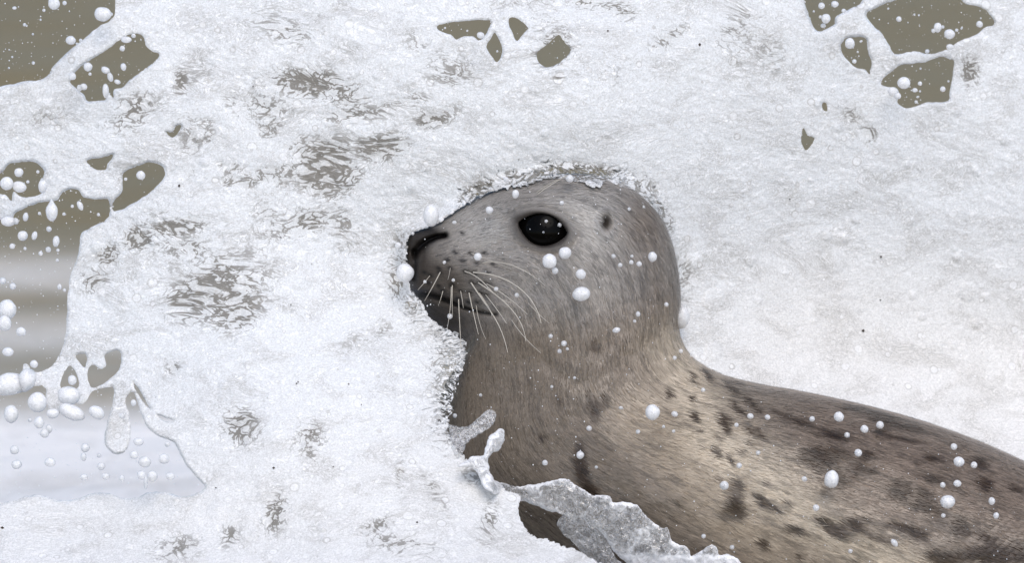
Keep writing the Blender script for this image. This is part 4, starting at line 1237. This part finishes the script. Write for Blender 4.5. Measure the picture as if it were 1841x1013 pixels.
SMALL = [  # u, v, ru, rv, tilt
    (1010, 365, 4, 4, 0), (910, 323, 5, 5, 0), (1213, 745, 6, 5, 20), (1108, 594, 7, 5, -20), (1460, 754, 5, 5, 0), (1554, 772, 7, 7, 0), (1582, 765, 7, 7, 0),
    (1543, 815, 7, 7, 0), (1523, 783, 5, 5, 0), (1751, 837, 6, 6, 0), (1715, 804, 6, 6, 0), (1721, 870, 7, 6, 0), (1695, 873, 5, 5, 0), (1696, 928, 4, 4, 0), (1791, 928, 5, 6, 0),
    (1783, 902, 6, 7, 0), (1785, 980, 6, 6, 0), (1608, 977, 5, 8, -40), (1467, 914, 6, 6, 0), (1529, 992, 4, 4, 0), (1446, 862, 5, 5, 0), (1349, 749, 6, 5, 0), (1380, 751, 5, 5, 0), (1324, 765, 4, 4, 0), (1329, 838, 5, 5, 0),
    (1363, 815, 4, 4, 0), (1264, 702, 4, 4, 0), (1224, 632, 4, 4, 0), (1213, 644, 4, 4, 0), (1243, 640, 3, 3, 0), (1316, 985, 4, 4, 0), (1103, 461, 4, 4, 0), (1115, 477, 4, 4, 0), (1135, 472, 4, 4, 0), (1149, 475, 5, 5, 0),
    (1136, 461, 3, 3, 0), (1198, 548, 4, 4, 0), (1147, 565, 4, 5, 0), (1141, 578, 3, 3, 0), (990, 605, 4, 4, 0), (1014, 618, 5, 5, 0), (1006, 632, 4, 4, 0), (1020, 628, 3, 3, 0), (809, 569, 5, 5, 0), (817, 400, 4, 3, 0),
    (716, 442, 6, 6, 0), (892, 520, 4, 4, 0), (929, 531, 4, 4, 0), (1131, 376, 3, 3, 0), (982, 398, 3, 3, 0), (1006, 405, 4, 4, 0), (977, 418, 2, 2, 0), (839, 359, 4, 5, 0), (881, 340, 3, 3, 0), (742, 420, 3, 3, 0), (799, 472, 3, 3, 0), (815, 504, 3, 3, 0),
    (764, 507, 3, 3, 0), (1059, 771, 5, 5, 0), (1116, 734, 4, 3, 0), (1147, 777, 4, 4, 0), (1193, 768, 3, 3, 0), (1211, 776, 3, 3, 0), (1072, 841, 3, 3, 0), (1033, 680, 3, 3, 0), (992, 696, 3, 3, 0), (864, 711, 3, 3, 0), (818, 748, 4, 4, 0), (1265, 965, 4, 4, 0), (1299, 873, 4, 4, 0),
    (116, 5, 4, 4, 0), (79, 18, 3, 3, 0), (44, 44, 3, 3, 0), (60, 113, 3, 3, 0), (26, 14, 4, 3, 0), (145, 72, 3, 3, 0), (200, 25, 3, 3, 0), (138, 78, 2, 2, 0), (48, 46, 2, 2, 0), (16, 122, 2, 2, 0), (22, 102, 2, 2, 0), (73, 35, 2, 2, 0), (59, 61, 2, 2, 0),
    (158, 120, 8, 8, 0), (130, 137, 7, 7, 0), (227, 71, 10, 6, 0), (220, 87, 5, 5, 30), (222, 120, 5, 7, -15), (190, 126, 8, 6, 30), (198, 138, 5, 9, -15), (211, 147, 6, 4, 20), (150, 156, 7, 6, 0), (143, 158, 5, 6, 0), (190, 163, 6, 13, 0), (240, 64, 4, 4, 0), (162, 133, 3, 3, 0),
    (34, 310, 8, 8, 0), (12, 330, 12, 12, 0), (35, 336, 13, 10, 10), (77, 335, 8, 12, 0), (50, 327, 3, 3, 0), (68, 309, 3, 3, 0), (46, 390, 5, 8, 10), (144, 370, 5, 9, -25), (15, 398, 14, 9, 0), (28, 398, 6, 6, 0), (88, 412, 5, 5, 0), (115, 385, 3, 3, 0), (71, 384, 3, 3, 0), (226, 322, 3, 3, 0), (130, 371, 3, 3, 0), (177, 386, 3, 3, 0),
    (41, 424, 9, 9, 0), (62, 424, 5, 8, 15), (101, 434, 6, 10, 5), (22, 443, 5, 5, 0), (73, 456, 4, 4, 0), (87, 449, 5, 5, 0), (5, 505, 6, 6, 0), (23, 515, 6, 6, 0), (107, 516, 4, 5, 0), (116, 522, 3, 3, 0), (38, 597, 9, 8, 0), (14, 633, 10, 8, 0), (61, 655, 7, 7, 0), (45, 447, 3, 3, 0), (104, 450, 3, 3, 0), (103, 468, 3, 3, 0),
    (130, 684, 8, 9, 0), (95, 744, 11, 9, 0), (219, 748, 5, 5, 0), (240, 725, 5, 6, 0), (54, 756, 4, 4, 0), (254, 855, 8, 8, 0), (274, 857, 9, 10, 0), (306, 857, 8, 7, 0), (295, 826, 10, 9, 0), (241, 819, 8, 7, 0), (260, 831, 11, 10, 0), (249, 795, 9, 7, 10), (190, 857, 8, 6, 0), (151, 859, 7, 6, 0),
    (153, 806, 8, 8, 0), (182, 839, 7, 7, 0), (219, 861, 5, 6, 0), (262, 868, 4, 12, 0), (70, 760, 9, 11, 0), (80, 780, 8, 8, 0), (88, 772, 6, 8, 0), (26, 810, 8, 8, 0), (150, 822, 5, 8, 0), (301, 799, 5, 5, 0), (178, 820, 4, 4, 0), (90, 832, 10, 8, 0), (30, 836, 9, 8, 0),
    (1477, 10, 6, 6, 0), (1501, 7, 7, 6, 0), (1485, 33, 8, 9, 0), (1480, 46, 5, 4, 0), (1517, 19, 4, 4, 0), (1475, 30, 3, 3, 0), (1463, 20, 2, 2, 0), (1616, 34, 5, 5, 0), (1678, 55, 4, 4, 0), (1761, 43, 6, 6, 0), (1720, 54, 3, 3, 0), (1708, 84, 7, 5, 0), (1667, 92, 4, 4, 0), (1695, 48, 3, 3, 0), (1644, 26, 2, 2, 0), (1652, 27, 2, 2, 0), (1729, 50, 2, 3, 30), (1597, 15, 2, 2, 0),
    (1536, 110, 4, 4, 0), (1542, 93, 2, 2, 0), (1548, 74, 3, 2, -30), (1654, 150, 4, 4, 0), (1645, 162, 5, 4, 0), (1695, 160, 5, 5, 0), (1647, 183, 3, 3, 0), (1650, 174, 3, 2, -20), (1654, 164, 2, 2, -30), (1655, 123, 2, 2, 0), (1705, 146, 2, 2, 0), (1606, 165, 10, 9, 0), (1614, 172, 6, 6, 0), (894, 92, 2, 2, 0), (840, 55, 2, 2, 0), (800, 50, 2, 2, 0)]


def front_depth(u, v):
    s = float(grid_at(FRONT, u, v))
    w, sd = wave_front(u, v)
    if sd < 0:
        s = min(s, w)
    elif s > 8:
        s = float(grid_at(DEPTH, u, v)) - 0.01
    return s


def region(u, v):
    if u < 420:
        if v < 205: return 'droplet across the top left gaps', 'droplets in the top left gaps'
        if v < 420: return 'droplet in the middle left gaps', 'droplets in the middle left gaps'
        if v < 675: return 'droplet over the brown left edge sea', 'droplets at the left edge'
        return 'foam droplet over the lower left surf', 'droplets over the surf'
    if v < 280:
        if u < 1100: return 'droplet in gaps above the seal', 'droplets above the head'
        return 'droplet in the upper right gaps', 'droplets in the upper right gaps'
    if u < 1230 and v < 600: return 'droplet before the seal\'s head', 'droplets before the head'
    if u < 1180: return 'droplet before the seal\'s throat and chest', 'droplets before the chest'
    if u < 1420: return 'droplet before the seal\'s pale shoulder', 'droplets before the shoulder'
    return 'droplet before the seal\'s spotted back', 'droplets before the back'


def drop(u, v, ru, rv, tilt, label, group, k):
    lift = random.uniform(0.012, 0.05) + max(ru, rv) * S
    y = front_depth(u, v) - lift
    tear = 'teardrop' in label
    me = TEAR if tear else BALLS[k % 6]
    o = link('water_droplet', me, None, label=label, category='droplet', group=group)
    o.location = Vector(ray_point(u, v, y))
    o.scale = (ru * S, (ru + rv) * 0.5 * S, rv * S)
    o.rotation_euler = (0, math.radians(tilt), 0)


for k, (u, v, a, b, t, lab) in enumerate(NAMED):
    drop(u, v, a, b, t, lab, 'large flying droplets', k)
ONES = ['', 'first', 'second', 'third', 'fourth', 'fifth', 'sixth', 'seventh', 'eighth', 'ninth', 'tenth', 'eleventh', 'twelfth', 'thirteenth',
        'fourteenth', 'fifteenth', 'sixteenth', 'seventeenth', 'eighteenth', 'nineteenth', 'twentieth']


def ordinal(k):
    if k <= 20:
        return ONES[k]
    return {2: 'twenty', 3: 'thirty', 4: 'forty'}[k // 10] + '-' + ONES[k % 10] if k % 10 else {3: 'thirtieth', 4: 'fortieth'}[k // 10]


by_area = {}
for d in SMALL:
    by_area.setdefault(region(d[0], d[1]), []).append(d)
k = 0
for (where, grp), ds in by_area.items():
    ds.sort()
    for n_, (u, v, a, b, t) in enumerate(ds, 1):
        look = 'tiny' if max(a, b) <= 3 else 'small'
        look += ' oval' if max(a, b) > 1.3 * min(a, b) else ' round'
        drop(u, v, a, b, t, '%s %s, %s from the left' % (look, where, ordinal(n_)), grp, k)
        k += 1

# fine spray: specks too small and too many to count
OCT_V = np.array([(1, 0, 0), (-1, 0, 0), (0, 1, 0), (0, -1, 0), (0, 0, 1), (0, 0, -1)], float)
OCT_F = np.array([(0, 2, 4), (2, 1, 4), (1, 3, 4), (3, 0, 4), (2, 0, 5), (1, 2, 5), (3, 1, 5), (0, 3, 5)])
vl, fl = [], []
n = 0
while n < 1300:
    u, v = random.uniform(-30, 1870), random.uniform(-30, 1040)
    s = float(grid_at(FRONT, u, v)); w, sd = wave_front(u, v)
    if sd < 0 or (s < 8 and random.random() < 0.72):
        continue
    r = (0.55 + 1.0 * random.random() ** 3) * S
    p = ray_point(u, v, front_depth(u, v) - random.uniform(0.004, 0.06))
    fl.append(OCT_F + 6 * n)
    vl.append(p + OCT_V * r * np.array([1, 1, random.uniform(0.8, 1.3)]))
    n += 1
link('spray', mesh_from('spray', np.concatenate(vl), np.concatenate(fl)), M_SPRAY, kind='stuff', label='fine white spray specks in the air around the seal', category='spray')

# brown weed specks caught on the foam
vl, fl = [], []
spots = [(322, 334, 4, 4), (1093, 55, 3, 3), (1258, 80, 4, 5), (1584, 462, 3, 4), (1552, 595, 4, 5), (1583, 540, 3, 2), (505, 427, 2, 2), (523, 548, 2, 2), (536, 687, 2, 2), (533, 690, 3, 2), (627, 691, 2, 3), (492, 842, 4, 3), (650, 728, 2, 2), (750, 940, 3, 3),
         (388, 878, 3, 2), (599, 840, 2, 2), (4, 950, 5, 4), (1420, 358, 2, 3), (1648, 888, 2, 2), (455, 155, 2, 3), (640, 300, 2, 2)]
for _ in range(14):
    spots.append((random.uniform(300, 1840), random.uniform(60, 1000), random.uniform(0.8, 1.6), random.uniform(0.8, 1.6)))
n = 0
for u, v, a, b in spots:
    w, sd = wave_front(u, v)
    if sd > -6:
        continue
    p = ray_point(u, v, w - 0.0012)
    vl.append(p + OCT_V * np.array([a * 0.7 * S, 0.0012, b * 0.7 * S])); fl.append(OCT_F + 6 * n); n += 1
link('weed_specks', mesh_from('weed_specks', np.concatenate(vl), np.concatenate(fl)), M_SPECK, kind='stuff', label='tiny brown weed specks stuck on the white foam', category='weed')
